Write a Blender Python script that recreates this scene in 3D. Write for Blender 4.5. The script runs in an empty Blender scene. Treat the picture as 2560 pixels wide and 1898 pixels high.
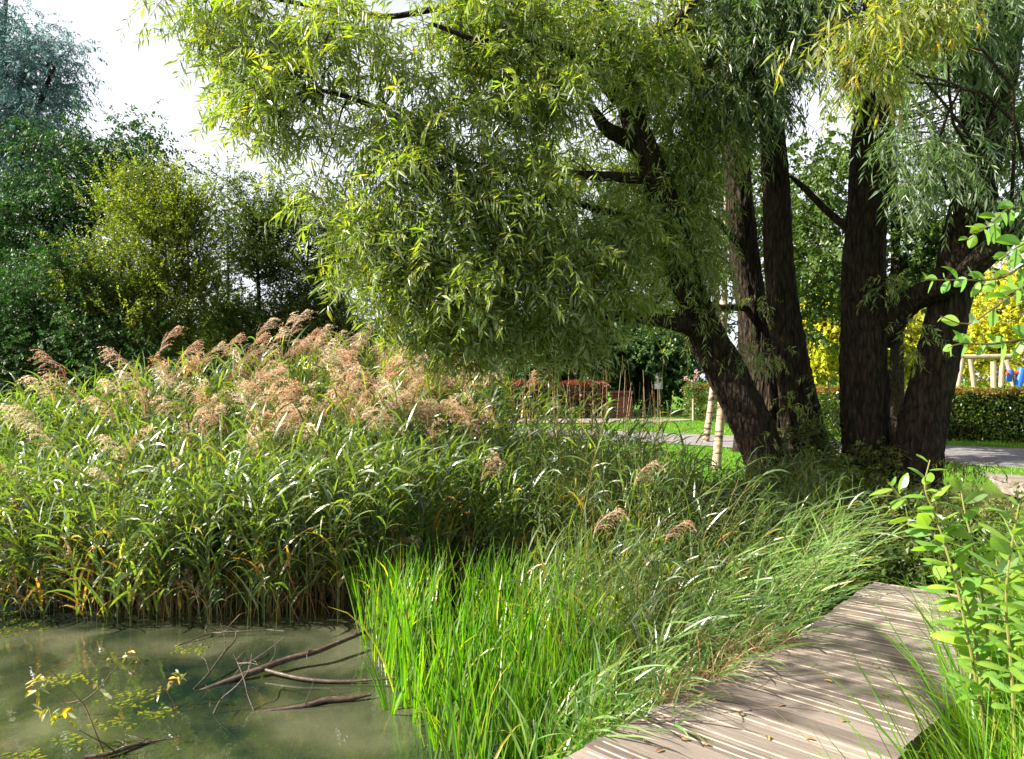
import bpy, math, random
import numpy as np
from mathutils import Vector

rng = np.random.default_rng(11)
random.seed(5)
SC = bpy.context.scene
COL = SC.collection
F = 1934.0          # focal length in photograph pixels
CZ = 1.6            # eye height above the deck
WL = -0.5           # water level


def W(px, py, Y):
    return np.array([(px - 1280.0) / F * Y, Y, CZ - (py - 949.0) / F * Y])


def WG(px, py, z=WL):
    """point of a horizontal plane seen at a photo position"""
    Y = (CZ - z) * F / (py - 949.0)
    return np.array([(px - 1280.0) / F * Y, Y, z])


def nrm(a):
    return a / np.maximum(np.linalg.norm(a, axis=-1, keepdims=True), 1e-9)


def U(a, b, n=None):
    return rng.uniform(a, b, n)


# ------------------------------------------------------------------ mesh collector
class MB:
    def __init__(s):
        s.V = []; s.Q = []; s.T = []; s.a = []; s.mq = []; s.mt = []; s.n = 0

    def add(s, V, Q=None, T=None, v=0.5, mi=0):
        V = np.asarray(V, dtype=np.float64).reshape(-1, 3)
        a = np.full(len(V), v, dtype=np.float32) if np.isscalar(v) else np.asarray(v, dtype=np.float32)
        s.V.append(V); s.a.append(a)
        if Q is not None and len(Q):
            Q = np.asarray(Q).reshape(-1, 4) + s.n; s.Q.append(Q); s.mq.append(np.full(len(Q), mi))
        if T is not None and len(T):
            T = np.asarray(T).reshape(-1, 3) + s.n; s.T.append(T); s.mt.append(np.full(len(T), mi))
        s.n += len(V)
        return s

    def mesh(s, name, mats, smooth=False):
        me = bpy.data.meshes.new(name)
        V = np.concatenate(s.V).astype(np.float32)
        Q = np.concatenate(s.Q) if s.Q else np.zeros((0, 4), int)
        T = np.concatenate(s.T) if s.T else np.zeros((0, 3), int)
        me.vertices.add(len(V)); me.vertices.foreach_set('co', V.ravel())
        nl = Q.size + T.size
        me.loops.add(nl)
        me.loops.foreach_set('vertex_index', np.concatenate([Q.ravel(), T.ravel()]).astype(np.int32))
        me.polygons.add(len(Q) + len(T))
        ls = np.concatenate([np.arange(len(Q)) * 4, Q.size + np.arange(len(T)) * 3]).astype(np.int32)
        me.polygons.foreach_set('loop_start', ls)
        mi = np.concatenate(s.mq + s.mt).astype(np.int32)
        me.polygons.foreach_set('material_index', mi)
        me.update(calc_edges=True)
        me.polygons.foreach_set('use_smooth', np.full(len(Q) + len(T), bool(smooth)))
        at = me.attributes.new('v', 'FLOAT', 'POINT')
        at.data.foreach_set('value', np.concatenate(s.a))
        for m in (mats if isinstance(mats, (list, tuple)) else [mats]):
            me.materials.append(m)
        return me

    def build(s, name, mats, parent=None, smooth=False):
        o = bpy.data.objects.new(name, s.mesh(name, mats, smooth))
        COL.objects.link(o)
        if parent is not None:
            o.parent = parent
            o.matrix_parent_inverse.identity()
            # geometry is given in world space: shift it to the parent's origin
            if any(abs(c) > 1e-9 for c in parent.location):
                o.location = [-c for c in parent.location]
        return o


def thing(name, label, cat, group=None, loc=(0, 0, 0)):
    o = bpy.data.objects.new(name, None)
    COL.objects.link(o)
    o.empty_display_size = 0.2
    o.location = loc
    return tag(o, label, cat, group)


def tag(o, label=None, cat=None, group=None, kind=None):
    if label: o['label'] = label
    if cat: o['category'] = cat
    if group: o['group'] = group
    if kind: o['kind'] = kind
    return o


# ------------------------------------------------------------------ shapes
def box(mb, c, sx, sy, sz, rot=0.0, v=0.5, mi=0, tilt=None):
    """box centred at c"""
    x, y, z = sx / 2, sy / 2, sz / 2
    P = np.array([[-x, -y, -z], [x, -y, -z], [x, y, -z], [-x, y, -z], [-x, -y, z], [x, -y, z], [x, y, z], [-x, y, z]])
    if tilt is not None:
        ct, st = math.cos(tilt), math.sin(tilt)
        P = P @ np.array([[ct, 0, -st], [0, 1, 0], [st, 0, ct]])
    cr, sr = math.cos(rot), math.sin(rot)
    P = P @ np.array([[cr, sr, 0], [-sr, cr, 0], [0, 0, 1]]) + np.asarray(c)
    mb.add(P, Q=[[0, 3, 2, 1], [4, 5, 6, 7], [0, 1, 5, 4], [1, 2, 6, 5], [2, 3, 7, 6], [3, 0, 4, 7]], v=v, mi=mi)


def catmull(P, R, step):
    P = np.asarray(P, float); R = np.asarray(R, float)
    P4 = np.vstack([2 * P[0] - P[1], P, 2 * P[-1] - P[-2]])
    out, rad = [], []
    for i in range(len(P) - 1):
        a, b, c, d = P4[i:i + 4]
        n = max(2, int(np.linalg.norm(c - b) / step))
        for k in range(n):
            t = k / n
            out.append(0.5 * ((2 * b) + (-a + c) * t + (2 * a - 5 * b + 4 * c - d) * t * t + (-a + 3 * b - 3 * c + d) * t ** 3))
            rad.append(R[i] * (1 - t) + R[i + 1] * t)
    out.append(P[-1]); rad.append(R[-1])
    return np.array(out), np.array(rad)


def limb(mb, P, R, sides=20, step=0.08, rough=0.06, v=0.5, mi=0, flare=0.0, cap=True):
    """one rough tapered tube through the points P"""
    C, r = catmull(P, R, step)
    m = len(C)
    T = nrm(np.gradient(C, axis=0))
    ref = np.array([0.0, 1.0, 0.0]) if abs(T[0][1]) < 0.8 else np.array([1.0, 0, 0])
    th = np.linspace(0, 2 * np.pi, sides, endpoint=False)
    n1 = nrm(np.cross(T, ref)); n2 = np.cross(T, n1)
    s = np.arange(m) * step
    ph = U(0, 6, 6)
    k1, k2, k3 = 5, 9, 14
    S, TH = np.meshgrid(s, th, indexing='ij')
    lump = (0.5 * np.sin(k1 * TH + ph[0] + 1.3 * np.sin(1.1 * S + ph[1])) + 0.6 * np.sin(k2 * TH + ph[2] + 1.8 * np.sin(2.1 * S + ph[3]))
            + (1.1 * (1 - 2 * np.abs(np.sin(7 * TH + ph[4] + 1.1 * np.sin(2.3 * S + ph[5]) + 0.6 * np.sin(6.1 * S + 3 * TH)))) if sides > 20 else 0) + 0.8 * rng.normal(0, 0.35, S.shape))
    rr = r[:, None] * (1 + rough * lump)
    if flare:
        fl = np.exp(-s / 0.35)[:, None]
        rr = rr * (1 + flare * fl * (1 + 0.5 * np.sin(5 * TH + ph[1])))
    V = C[:, None, :] + rr[..., None] * (np.cos(TH)[..., None] * n1[:, None, :] + np.sin(TH)[..., None] * n2[:, None, :])
    i, j = np.meshgrid(np.arange(m - 1), np.arange(sides), indexing='ij')
    j2 = (j + 1) % sides
    Q = np.stack([i * sides + j, i * sides + j2, (i + 1) * sides + j2, (i + 1) * sides + j], -1).reshape(-1, 4)
    mb.add(V.reshape(-1, 3), Q=Q, v=v, mi=mi)
    if cap:
        n0 = mb.n
        for ring, c in ((0, C[0]), (m - 1, C[-1])):
            Vr = V[ring]
            n = mb.n
            mb.add(np.vstack([Vr, c[None]]), T=[[a, (a + 1) % sides, sides] for a in range(sides)], v=v, mi=mi)
    return C, r


def tubes(mb, P, R, sides=3, v=None, mi=0):
    """P (n,m,3) many thin tubes at once, R (n,m)"""
    n, m = P.shape[:2]
    T = nrm(np.gradient(P, axis=1))
    ref = np.zeros_like(T); ref[..., 1] = 1.0; ref[..., 0] = 0.3
    n1 = nrm(np.cross(T, ref)); n2 = np.cross(T, n1)
    th = np.linspace(0, 2 * np.pi, sides, endpoint=False)
    V = P[:, :, None, :] + R[:, :, None, None] * (np.cos(th)[None, None, :, None] * n1[:, :, None, :] + np.sin(th)[None, None, :, None] * n2[:, :, None, :])
    a, i, j = np.meshgrid(np.arange(n), np.arange(m - 1), np.arange(sides), indexing='ij')
    j2 = (j + 1) % sides
    b = a * m * sides
    Q = np.stack([b + i * sides + j, b + i * sides + j2, b + (i + 1) * sides + j2, b + (i + 1) * sides + j], -1).reshape(-1, 4)
    vv = 0.5 if v is None else np.repeat(v, m * sides)
    mb.add(V.reshape(-1, 3), Q=Q, v=vv, mi=mi)


def kites(mb, P, D, S, L, Wd, v, mi=0, droop=0.15, fold=0.25, mid=0.42):
    """n small folded leaves: base P, direction D, side S"""
    n = len(P)
    if n == 0: return
    L = np.broadcast_to(L, n)[:, None]; Wd = np.broadcast_to(Wd, n)[:, None]
    S = nrm(S - D * np.sum(S * D, -1, keepdims=True))
    N = np.cross(D, S)
    tip = P + D * L
    tip[:, 2:] -= droop * L
    m1 = P + D * L * mid + S * Wd / 2 + N * fold * Wd
    m2 = P + D * L * mid - S * Wd / 2 + N * fold * Wd
    V = np.stack([P, m1, tip, m2], 1).reshape(-1, 3)
    b = np.arange(n)[:, None] * 4
    T = np.concatenate([b + [0, 1, 2], b + [0, 2, 3]], 1).reshape(-1, 3)
    mb.add(V, T=T, v=np.repeat(v, 4), mi=mi)


def blades(mb, P, D, S, L, Wd, bend, v, nseg=5, prof='grass', twist=0.0, mi=0, keel=0.0, kink=None):
    """n strips that leave P along D and bend down"""
    n = len(P)
    L = np.broadcast_to(L, n).astype(float); Wd = np.broadcast_to(Wd, n).astype(float)
    bend = np.broadcast_to(bend, n).astype(float); twist = np.broadcast_to(twist, n).astype(float)
    t = np.linspace(0, 1, nseg + 1)
    if prof == 'grass':
        w = np.clip(0.55 + 1.3 * t - 1.85 * t ** 2, 0.03, 1)
    elif prof == 'sword':
        w = np.clip(0.85 + 0.5 * t - 1.3 * t ** 3, 0.04, 1)
    elif prof == 'ovate':
        w = np.clip(np.sin(np.pi * np.clip(t * 0.93 + 0.04, 0, 1)) ** 0.75, 0.05, 1)
    else:
        w = np.ones_like(t)
    cur = P.copy(); d = D.copy()
    cols = []
    S = nrm(S - D * np.sum(S * D, -1, keepdims=True))
    for k in range(nseg + 1):
        sd = nrm(S - d * np.sum(S * d, -1, keepdims=True))
        nn = np.cross(d, sd)
        a = (twist * t[k])[:, None]
        sk = sd * np.cos(a) + nn * np.sin(a)
        hw = (Wd * w[k] / 2)[:, None]
        if keel:
            nk = np.cross(d, sk)
            cols += [cur - sk * hw + nk * hw * keel, cur, cur + sk * hw + nk * hw * keel]
        else:
            cols += [cur - sk * hw, cur + sk * hw]
        d2 = d.copy(); d2[:, 2] -= bend * (0.4 + t[k]) / nseg * 1.3
        d = nrm(d2)
        cur = cur + d * (L / nseg)[:, None]
    c = 3 if keel else 2
    V = np.stack(cols, 1).reshape(-1, 3)
    per = (nseg + 1) * c
    b = np.arange(n)[:, None, None] * per
    q = []
    for k in range(nseg):
        for e in range(c - 1):
            q.append([k * c + e, k * c + e + 1, (k + 1) * c + e + 1, (k + 1) * c + e])
    Q = (b + np.array(q)[None]).reshape(-1, 4)
    mb.add(V, Q=Q, v=np.repeat(v, per), mi=mi)


# ------------------------------------------------------------------ materials
def newmat(name):
    m = bpy.data.materials.new(name); m.use_nodes = True
    nt = m.node_tree; nt.nodes.clear()
    out = nt.nodes.new('ShaderNodeOutputMaterial')
    return m, nt, out


def ramp(nt, stops, fac):
    r = nt.nodes.new('ShaderNodeValToRGB')
    e = r.color_ramp.elements
    while len(e) < len(stops): e.new(0.5)
    for k, (p, c) in enumerate(stops):
        e[k].position = p; e[k].color = (*c, 1)
    if fac is not None: nt.links.new(fac, r.inputs['Fac'])
    return r


def leafmat(name, stops, trans=0.45, rough=0.4, spec=0.5, back=None, objvar=None, tcol=(1.0, 1.0, 0.35), tgain=1.6, noise=0.25):
    m, nt, out = newmat(name)
    N = nt.nodes; Lk = nt.links
    at = N.new('ShaderNodeAttribute'); at.attribute_name = 'v'
    r = ramp(nt, stops, at.outputs['Fac'])
    col = r.outputs['Color']
    if noise:
        tc = N.new('ShaderNodeTexCoord'); nz = N.new('ShaderNodeTexNoise'); nz.inputs['Scale'].default_value = 1.3
        Lk.new(tc.outputs['Object'], nz.inputs['Vector'])
        mr = N.new('ShaderNodeMapRange'); mr.inputs[3].default_value = 1 - noise * 1.6; mr.inputs[4].default_value = 1 + noise * 1.6
        mr.inputs[1].default_value = 0.25; mr.inputs[2].default_value = 0.75
        Lk.new(nz.outputs['Fac'], mr.inputs[0])
        mx = N.new('ShaderNodeVectorMath'); mx.operation = 'SCALE'
        Lk.new(col, mx.inputs[0]); Lk.new(mr.outputs[0], mx.inputs['Scale'])
        col = mx.outputs[0]
    if objvar:
        oi = N.new('ShaderNodeObjectInfo'); rv = ramp(nt, objvar, oi.outputs['Random'])
        vm = N.new('ShaderNodeVectorMath'); vm.operation = 'MULTIPLY'
        Lk.new(col, vm.inputs[0]); Lk.new(rv.outputs[0], vm.inputs[1]); col = vm.outputs[0]
    p = N.new('ShaderNodeBsdfPrincipled')
    p.inputs['Roughness'].default_value = rough
    p.inputs['Specular IOR Level'].default_value = spec
    if back is not None:
        g = N.new('ShaderNodeNewGeometry')
        mb_ = N.new('ShaderNodeMix'); mb_.data_type = 'RGBA'
        Lk.new(g.outputs['Backfacing'], mb_.inputs[0]); Lk.new(col, mb_.inputs[6]); mb_.inputs[7].default_value = (*back, 1)
        Lk.new(mb_.outputs[2], p.inputs['Base Color'])
    else:
        Lk.new(col, p.inputs['Base Color'])
    tr = N.new('ShaderNodeBsdfTranslucent')
    tm = N.new('ShaderNodeVectorMath'); tm.operation = 'MULTIPLY'
    tm.inputs[1].default_value = [c * tgain for c in tcol]
    Lk.new(col, tm.inputs[0]); Lk.new(tm.outputs[0], tr.inputs['Color'])
    ms = N.new('ShaderNodeMixShader'); ms.inputs[0].default_value = trans
    Lk.new(p.outputs[0], ms.inputs[1]); Lk.new(tr.outputs[0], ms.inputs[2])
    Lk.new(ms.outputs[0], out.inputs['Surface'])
    return m


def surfmat(name, stops, scale=(4, 4, 4), rough=0.8, bump=0.3, bscale=None, detail=6, spec=0.3, dist=0.02, extra=None):
    m, nt, out = newmat(name)
    N = nt.nodes; Lk = nt.links
    tc = N.new('ShaderNodeTexCoord'); mp = N.new('ShaderNodeMapping'); mp.inputs['Scale'].default_value = scale
    Lk.new(tc.outputs['Object'], mp.inputs['Vector'])
    nz = N.new('ShaderNodeTexNoise'); nz.inputs['Detail'].default_value = detail; nz.inputs['Scale'].default_value = 1
    nz.inputs['Roughness'].default_value = 0.62
    Lk.new(mp.outputs[0], nz.inputs['Vector'])
    r = ramp(nt, stops, nz.outputs['Fac'])
    p = N.new('ShaderNodeBsdfPrincipled'); p.inputs['Roughness'].default_value = rough
    p.inputs['Specular IOR Level'].default_value = spec
    Lk.new(r.outputs['Color'], p.inputs['Base Color'])
    if bump:
        n2 = N.new('ShaderNodeTexNoise'); n2.inputs['Detail'].default_value = 5; n2.inputs['Scale'].default_value = 1
        mp2 = N.new('ShaderNodeMapping'); mp2.inputs['Scale'].default_value = bscale or [s * 3 for s in scale]
        Lk.new(tc.outputs['Object'], mp2.inputs['Vector']); Lk.new(mp2.outputs[0], n2.inputs['Vector'])
        b = N.new('ShaderNodeBump'); b.inputs['Strength'].default_value = bump; b.inputs['Distance'].default_value = dist
        Lk.new(n2.outputs['Fac'], b.inputs['Height']); Lk.new(b.outputs[0], p.inputs['Normal'])
    Lk.new(p.outputs[0], out.inputs['Surface'])
    return m


def barkmat(name, dark, light, sc=1.0):
    m, nt, out = newmat(name)
    N = nt.nodes; Lk = nt.links
    tc = N.new('ShaderNodeTexCoord'); mp = N.new('ShaderNodeMapping'); mp.inputs['Scale'].default_value = (17 * sc, 17 * sc, 4.2 * sc)
    Lk.new(tc.outputs['Object'], mp.inputs['Vector'])
    nz = N.new('ShaderNodeTexNoise'); nz.inputs['Scale'].default_value = 1; nz.inputs['Detail'].default_value = 7; nz.inputs['Distortion'].default_value = 0.8
    Lk.new(mp.outputs[0], nz.inputs['Vector'])
    vo = N.new('ShaderNodeTexVoronoi'); vo.feature = 'DISTANCE_TO_EDGE'; vo.inputs['Scale'].default_value = 1.1
    Lk.new(mp.outputs[0], vo.inputs['Vector'])
    mu = N.new('ShaderNodeMath'); mu.operation = 'MULTIPLY_ADD'; mu.inputs[1].default_value = 1.1
    Lk.new(vo.outputs['Distance'], mu.inputs[0]); Lk.new(nz.outputs['Fac'], mu.inputs[2])
    r = ramp(nt, [(0.35, dark), (0.62, [0.5 * (a + b) for a, b in zip(dark, light)]), (0.9, light)], mu.outputs[0])
    p = N.new('ShaderNodeBsdfPrincipled'); p.inputs['Roughness'].default_value = 0.9; p.inputs['Specular IOR Level'].default_value = 0.2
    Lk.new(r.outputs['Color'], p.inputs['Base Color'])
    b = N.new('ShaderNodeBump'); b.inputs['Strength'].default_value = 1.0; b.inputs['Distance'].default_value = 0.07
    Lk.new(mu.outputs[0], b.inputs['Height']); Lk.new(b.outputs[0], p.inputs['Normal'])
    Lk.new(p.outputs[0], out.inputs['Surface'])
    return m


def plain(name, col, rough=0.6, metal=0.0):
    return surfmat(name, [(0.3, [c * 0.8 for c in col]), (0.7, [min(1, c * 1.12) for c in col])], scale=(9, 9, 9), rough=rough, bump=0.1, dist=0.004)


M = {}
M['willow'] = leafmat('willow_leaf', [(0.0, (0.42, 0.32, 0.02)), (0.04, (0.22, 0.21, 0.015)), (0.3, (0.13, 0.18, 0.018)), (1.0, (0.06, 0.125, 0.018))],
                      trans=0.36, rough=0.38, spec=0.8, back=(0.30, 0.33, 0.18), tcol=(1.14, 1.12, 0.12), tgain=2.8)
M['willow_yellow'] = leafmat('turning_willow_leaf', [(0.0, (0.55, 0.32, 0.02)), (0.12, (0.40, 0.33, 0.02)), (0.3, (0.18, 0.23, 0.02)), (1.0, (0.08, 0.15, 0.02))],
                             trans=0.42, rough=0.36, spec=0.6, back=(0.30, 0.34, 0.18), tcol=(1.15, 1.0, 0.25), tgain=2.0)
M['willow_cool'] = leafmat('grey_willow_leaf', [(0.0, (0.4, 0.3, 0.02)), (0.03, (0.10, 0.15, 0.03)), (1.0, (0.045, 0.095, 0.03))],
                           trans=0.4, rough=0.36, spec=0.6, back=(0.22, 0.28, 0.21), tcol=(0.9, 1.1, 0.4), tgain=1.8)
M['haze_leaf'] = leafmat('flare_tinted_leaf', [(0.0, (0.10, 0.19, 0.14)), (1.0, (0.07, 0.15, 0.17))], trans=0.4, rough=0.6, spec=0.3, back=(0.24, 0.33, 0.42), tcol=(0.95, 1.0, 0.95), tgain=1.5)  # bluish veil of lens flare and sky light put into the leaf colour
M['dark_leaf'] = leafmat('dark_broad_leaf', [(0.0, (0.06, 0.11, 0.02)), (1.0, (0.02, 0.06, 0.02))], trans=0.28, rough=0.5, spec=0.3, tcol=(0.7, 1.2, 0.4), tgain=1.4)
M['shrub_leaf'] = leafmat('yellowish_shrub_leaf', [(0.0, (0.32, 0.28, 0.02)), (0.3, (0.17, 0.20, 0.025)), (1.0, (0.07, 0.12, 0.022))], trans=0.42, rough=0.4, tcol=(1.0, 1.15, 0.3), tgain=1.7)
M['mid_leaf'] = leafmat('green_shrub_leaf', [(0.0, (0.30, 0.16, 0.02)), (0.06, (0.14, 0.16, 0.02)), (1.0, (0.045, 0.09, 0.022))], trans=0.35, rough=0.4, tcol=(0.9, 1.15, 0.35), tgain=1.5)
M['park_leaf'] = leafmat('round_park_leaf', [(0.0, (0.09, 0.14, 0.02)), (1.0, (0.035, 0.07, 0.015))], trans=0.4, rough=0.4, tcol=(0.9, 1.15, 0.25), tgain=1.7)
M['gold_leaf'] = leafmat('golden_leaf', [(0.0, (0.50, 0.44, 0.02)), (0.6, (0.40, 0.42, 0.02)), (1.0, (0.20, 0.28, 0.02))], trans=0.4, rough=0.5, tcol=(1.3, 1.25, 0.3), tgain=1.5)
M['hedge_leaf'] = leafmat('beech_hedge_leaf', [(0.0, (0.26, 0.09, 0.02)), (0.12, (0.20, 0.17, 0.02)), (0.4, (0.07, 0.13, 0.015)), (1.0, (0.035, 0.08, 0.012))], trans=0.4, rough=0.35, tcol=(1.1, 1.1, 0.3), tgain=1.6)
M['hedge_red'] = leafmat('copper_hedge_leaf', [(0.0, (0.26, 0.06, 0.03)), (0.5, (0.07, 0.03, 0.015)), (1.0, (0.03, 0.04, 0.01))], trans=0.35, rough=0.4, tcol=(1.3, 0.8, 0.4), tgain=1.5)
M['reed_leaf'] = leafmat('reed_leaf', [(0.0, (0.30, 0.15, 0.05)), (0.07, (0.34, 0.20, 0.07)), (0.1, (0.34, 0.29, 0.04)), (0.13, (0.13, 0.17, 0.035)), (0.55, (0.08, 0.135, 0.04)), (1.0, (0.055, 0.10, 0.05))],
                         trans=0.38, rough=0.36, spec=0.8, tcol=(1.1, 1.1, 0.2), tgain=2.2)
M['reed_cool'] = leafmat('blue_green_reed_leaf', [(0.0, (0.32, 0.24, 0.06)), (0.06, (0.2, 0.26, 0.05)), (0.2, (0.16, 0.25, 0.06)), (1.0, (0.11, 0.20, 0.07))],
                         trans=0.35, rough=0.3, spec=0.8, tcol=(0.9, 1.15, 0.35), tgain=2.0)
M['iris'] = leafmat('iris_leaf', [(0.0, (0.35, 0.28, 0.05)), (0.05, (0.15, 0.22, 0.02)), (0.6, (0.085, 0.17, 0.012)), (1.0, (0.04, 0.11, 0.015))], trans=0.45, rough=0.3, spec=0.7, tcol=(0.8, 1.2, 0.1), tgain=2.2, noise=0.15)
M['grass'] = leafmat('grass_blade', [(0.0, (0.34, 0.28, 0.07)), (0.08, (0.2, 0.28, 0.03)), (0.5, (0.11, 0.24, 0.02)), (1.0, (0.06, 0.16, 0.02))], trans=0.45, rough=0.35, tcol=(1.0, 1.15, 0.2), tgain=2.0)
M['sapling'] = leafmat('sallow_leaf', [(0.0, (0.42, 0.38, 0.04)), (0.1, (0.2, 0.3, 0.04)), (1.0, (0.10, 0.22, 0.045))], trans=0.42, rough=0.35, back=(0.22, 0.32, 0.14), tcol=(1.0, 1.1, 0.3), tgain=1.9, noise=0.25)
M['plume'] = leafmat('reed_plume', [(0.0, (0.32, 0.21, 0.14)), (0.5, (0.52, 0.41, 0.31)), (1.0, (0.78, 0.68, 0.58))], trans=0.45, rough=0.5, tcol=(1.1, 0.92, 0.8), tgain=1.5, noise=0.1, objvar=[(0.0, (0.85, 0.62, 0.5)), (0.3, (1.05, 0.98, 0.9)), (0.75, (1.0, 1.1, 1.0)), (1.0, (1.3, 1.35, 1.3))])
M['straw'] = leafmat('dry_reed', [(0.0, (0.20, 0.09, 0.03)), (0.5, (0.33, 0.22, 0.10)), (1.0, (0.50, 0.42, 0.27))], trans=0.2, rough=0.5, tcol=(1.1, 0.9, 0.6), tgain=1.2, noise=0.1)
M['stem'] = leafmat('green_stem', [(0.0, (0.28, 0.15, 0.05)), (0.4, (0.20, 0.19, 0.05)), (1.0, (0.10, 0.16, 0.04))], trans=0.1, rough=0.4, noise=0.1)
M['bark'] = barkmat('furrowed_willow_bark', (0.002, 0.0015, 0.001), (0.045, 0.031, 0.019))
M['branch_bark'] = barkmat('branch_bark', (0.01, 0.007, 0.005), (0.07, 0.05, 0.035), 2.0)
M['wet_wood'] = surfmat('wet_dead_wood', [(0.3, (0.035, 0.022, 0.014)), (0.6, (0.09, 0.065, 0.05)), (0.8, (0.25, 0.2, 0.17))], scale=(30, 30, 30), rough=0.45, bump=0.6, dist=0.006)
M['twig'] = plain('twig_bark', (0.09, 0.065, 0.035))
M['birch'] = surfmat('birch_bark', [(0.40, (0.05, 0.04, 0.03)), (0.46, (0.28, 0.21, 0.14)), (0.7, (0.48, 0.38, 0.27))], scale=(3, 3, 16), rough=0.7, bump=0.2)
M['mud'] = surfmat('bank_soil', [(0.3, (0.03, 0.022, 0.012)), (0.7, (0.08, 0.06, 0.035))], scale=(3, 3, 3), rough=0.95)
M['asphalt'] = surfmat('path_asphalt', [(0.3, (0.15, 0.14, 0.145)), (0.7, (0.21, 0.195, 0.195))], scale=(2, 2, 2), rough=0.9, bscale=(80, 80, 80), bump=0.3)
M['gravel'] = surfmat('pink_gravel', [(0.3, (0.24, 0.18, 0.17)), (0.7, (0.32, 0.25, 0.23))], scale=(2, 2, 2), rough=0.9, bscale=(60, 60, 60), bump=0.3)
M['pole'] = surfmat('weathered_pole', [(0.3, (0.26, 0.20, 0.13)), (0.7, (0.42, 0.34, 0.24))], scale=(8, 8, 2), rough=0.8)
M['blue'] = plain('blue_paint', (0.02, 0.12, 0.55), 0.4)
M['red'] = plain('red_paint', (0.5, 0.07, 0.04), 0.4)
M['maroon'] = plain('maroon_metal', (0.06, 0.012, 0.012), 0.5)
M['white'] = plain('white_board', (0.75, 0.76, 0.78), 0.5)
M['petal'] = plain('pink_petal', (0.75, 0.42, 0.45), 0.6)
M['hedge_core'] = plain('hedge_twigs', (0.03, 0.022, 0.012), 0.9)
M['dry_leaf'] = leafmat('dry_fallen_leaf', [(0.0, (0.10, 0.05, 0.02)), (1.0, (0.38, 0.22, 0.07))], trans=0.2, rough=0.6, noise=0.1)


def ground_material():
    m, nt, out = newmat('lawn_and_bank')
    N = nt.nodes; Lk = nt.links
    tc = N.new('ShaderNodeTexCoord')
    a = N.new('ShaderNodeTexNoise'); a.inputs['Scale'].default_value = 0.9; a.inputs['Detail'].default_value = 8
    Lk.new(tc.outputs['Object'], a.inputs['Vector'])
    lawn = ramp(nt, [(0.3, (0.05, 0.13, 0.008)), (0.55, (0.085, 0.20, 0.008)), (0.75, (0.13, 0.25, 0.012))], a.outputs['Fac'])
    soil = ramp(nt, [(0.3, (0.02, 0.016, 0.01)), (0.7, (0.06, 0.045, 0.025))], a.outputs['Fac'])
    at = N.new('ShaderNodeAttribute'); at.attribute_name = 'v'
    mx = N.new('ShaderNodeMix'); mx.data_type = 'RGBA'
    Lk.new(at.outputs['Fac'], mx.inputs[0]); Lk.new(soil.outputs[0], mx.inputs[6]); Lk.new(lawn.outputs[0], mx.inputs[7])
    p = N.new('ShaderNodeBsdfPrincipled'); p.inputs['Roughness'].default_value = 0.9; p.inputs['Specular IOR Level'].default_value = 0.15
    Lk.new(mx.outputs[2], p.inputs['Base Color'])
    b2 = N.new('ShaderNodeTexNoise'); b2.inputs['Scale'].default_value = 45; b2.inputs['Detail'].default_value = 4
    Lk.new(tc.outputs['Object'], b2.inputs['Vector'])
    b = N.new('ShaderNodeBump'); b.inputs['Strength'].default_value = 0.8; b.inputs['Distance'].default_value = 0.03
    Lk.new(b2.outputs['Fac'], b.inputs['Height']); Lk.new(b.outputs[0], p.inputs['Normal'])
    Lk.new(p.outputs[0], out.inputs['Surface'])
    return m


def water_material():
    m, nt, out = newmat('murky_pond_water')
    N = nt.nodes; Lk = nt.links
    tc = N.new('ShaderNodeTexCoord')
    a = N.new('ShaderNodeTexNoise'); a.inputs['Scale'].default_value = 1.1; a.inputs['Detail'].default_value = 4; a.inputs['Distortion'].default_value = 0.6
    Lk.new(tc.outputs['Object'], a.inputs['Vector'])
    c = ramp(nt, [(0.36, (0.006, 0.014, 0.010)), (0.5, (0.03, 0.037, 0.018)), (0.68, (0.08, 0.085, 0.05))], a.outputs['Fac'])
    p = N.new('ShaderNodeBsdfPrincipled'); p.inputs['Roughness'].default_value = 0.03; p.inputs['IOR'].default_value = 1.55
    p.inputs['Specular IOR Level'].default_value = 1.0
    Lk.new(c.outputs[0], p.inputs['Base Color'])
    mp = N.new('ShaderNodeMapping'); mp.inputs['Scale'].default_value = (5, 2.2, 1)
    Lk.new(tc.outputs['Object'], mp.inputs['Vector'])
    n = N.new('ShaderNodeTexNoise'); n.inputs['Scale'].default_value = 1.6; n.inputs['Detail'].default_value = 4
    Lk.new(mp.outputs[0], n.inputs['Vector'])
    b = N.new('ShaderNodeBump'); b.inputs['Strength'].default_value = 0.09; b.inputs['Distance'].default_value = 0.05
    Lk.new(n.outputs['Fac'], b.inputs['Height']); Lk.new(b.outputs[0], p.inputs['Normal'])
    Lk.new(p.outputs[0], out.inputs['Surface'])
    return m


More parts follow.
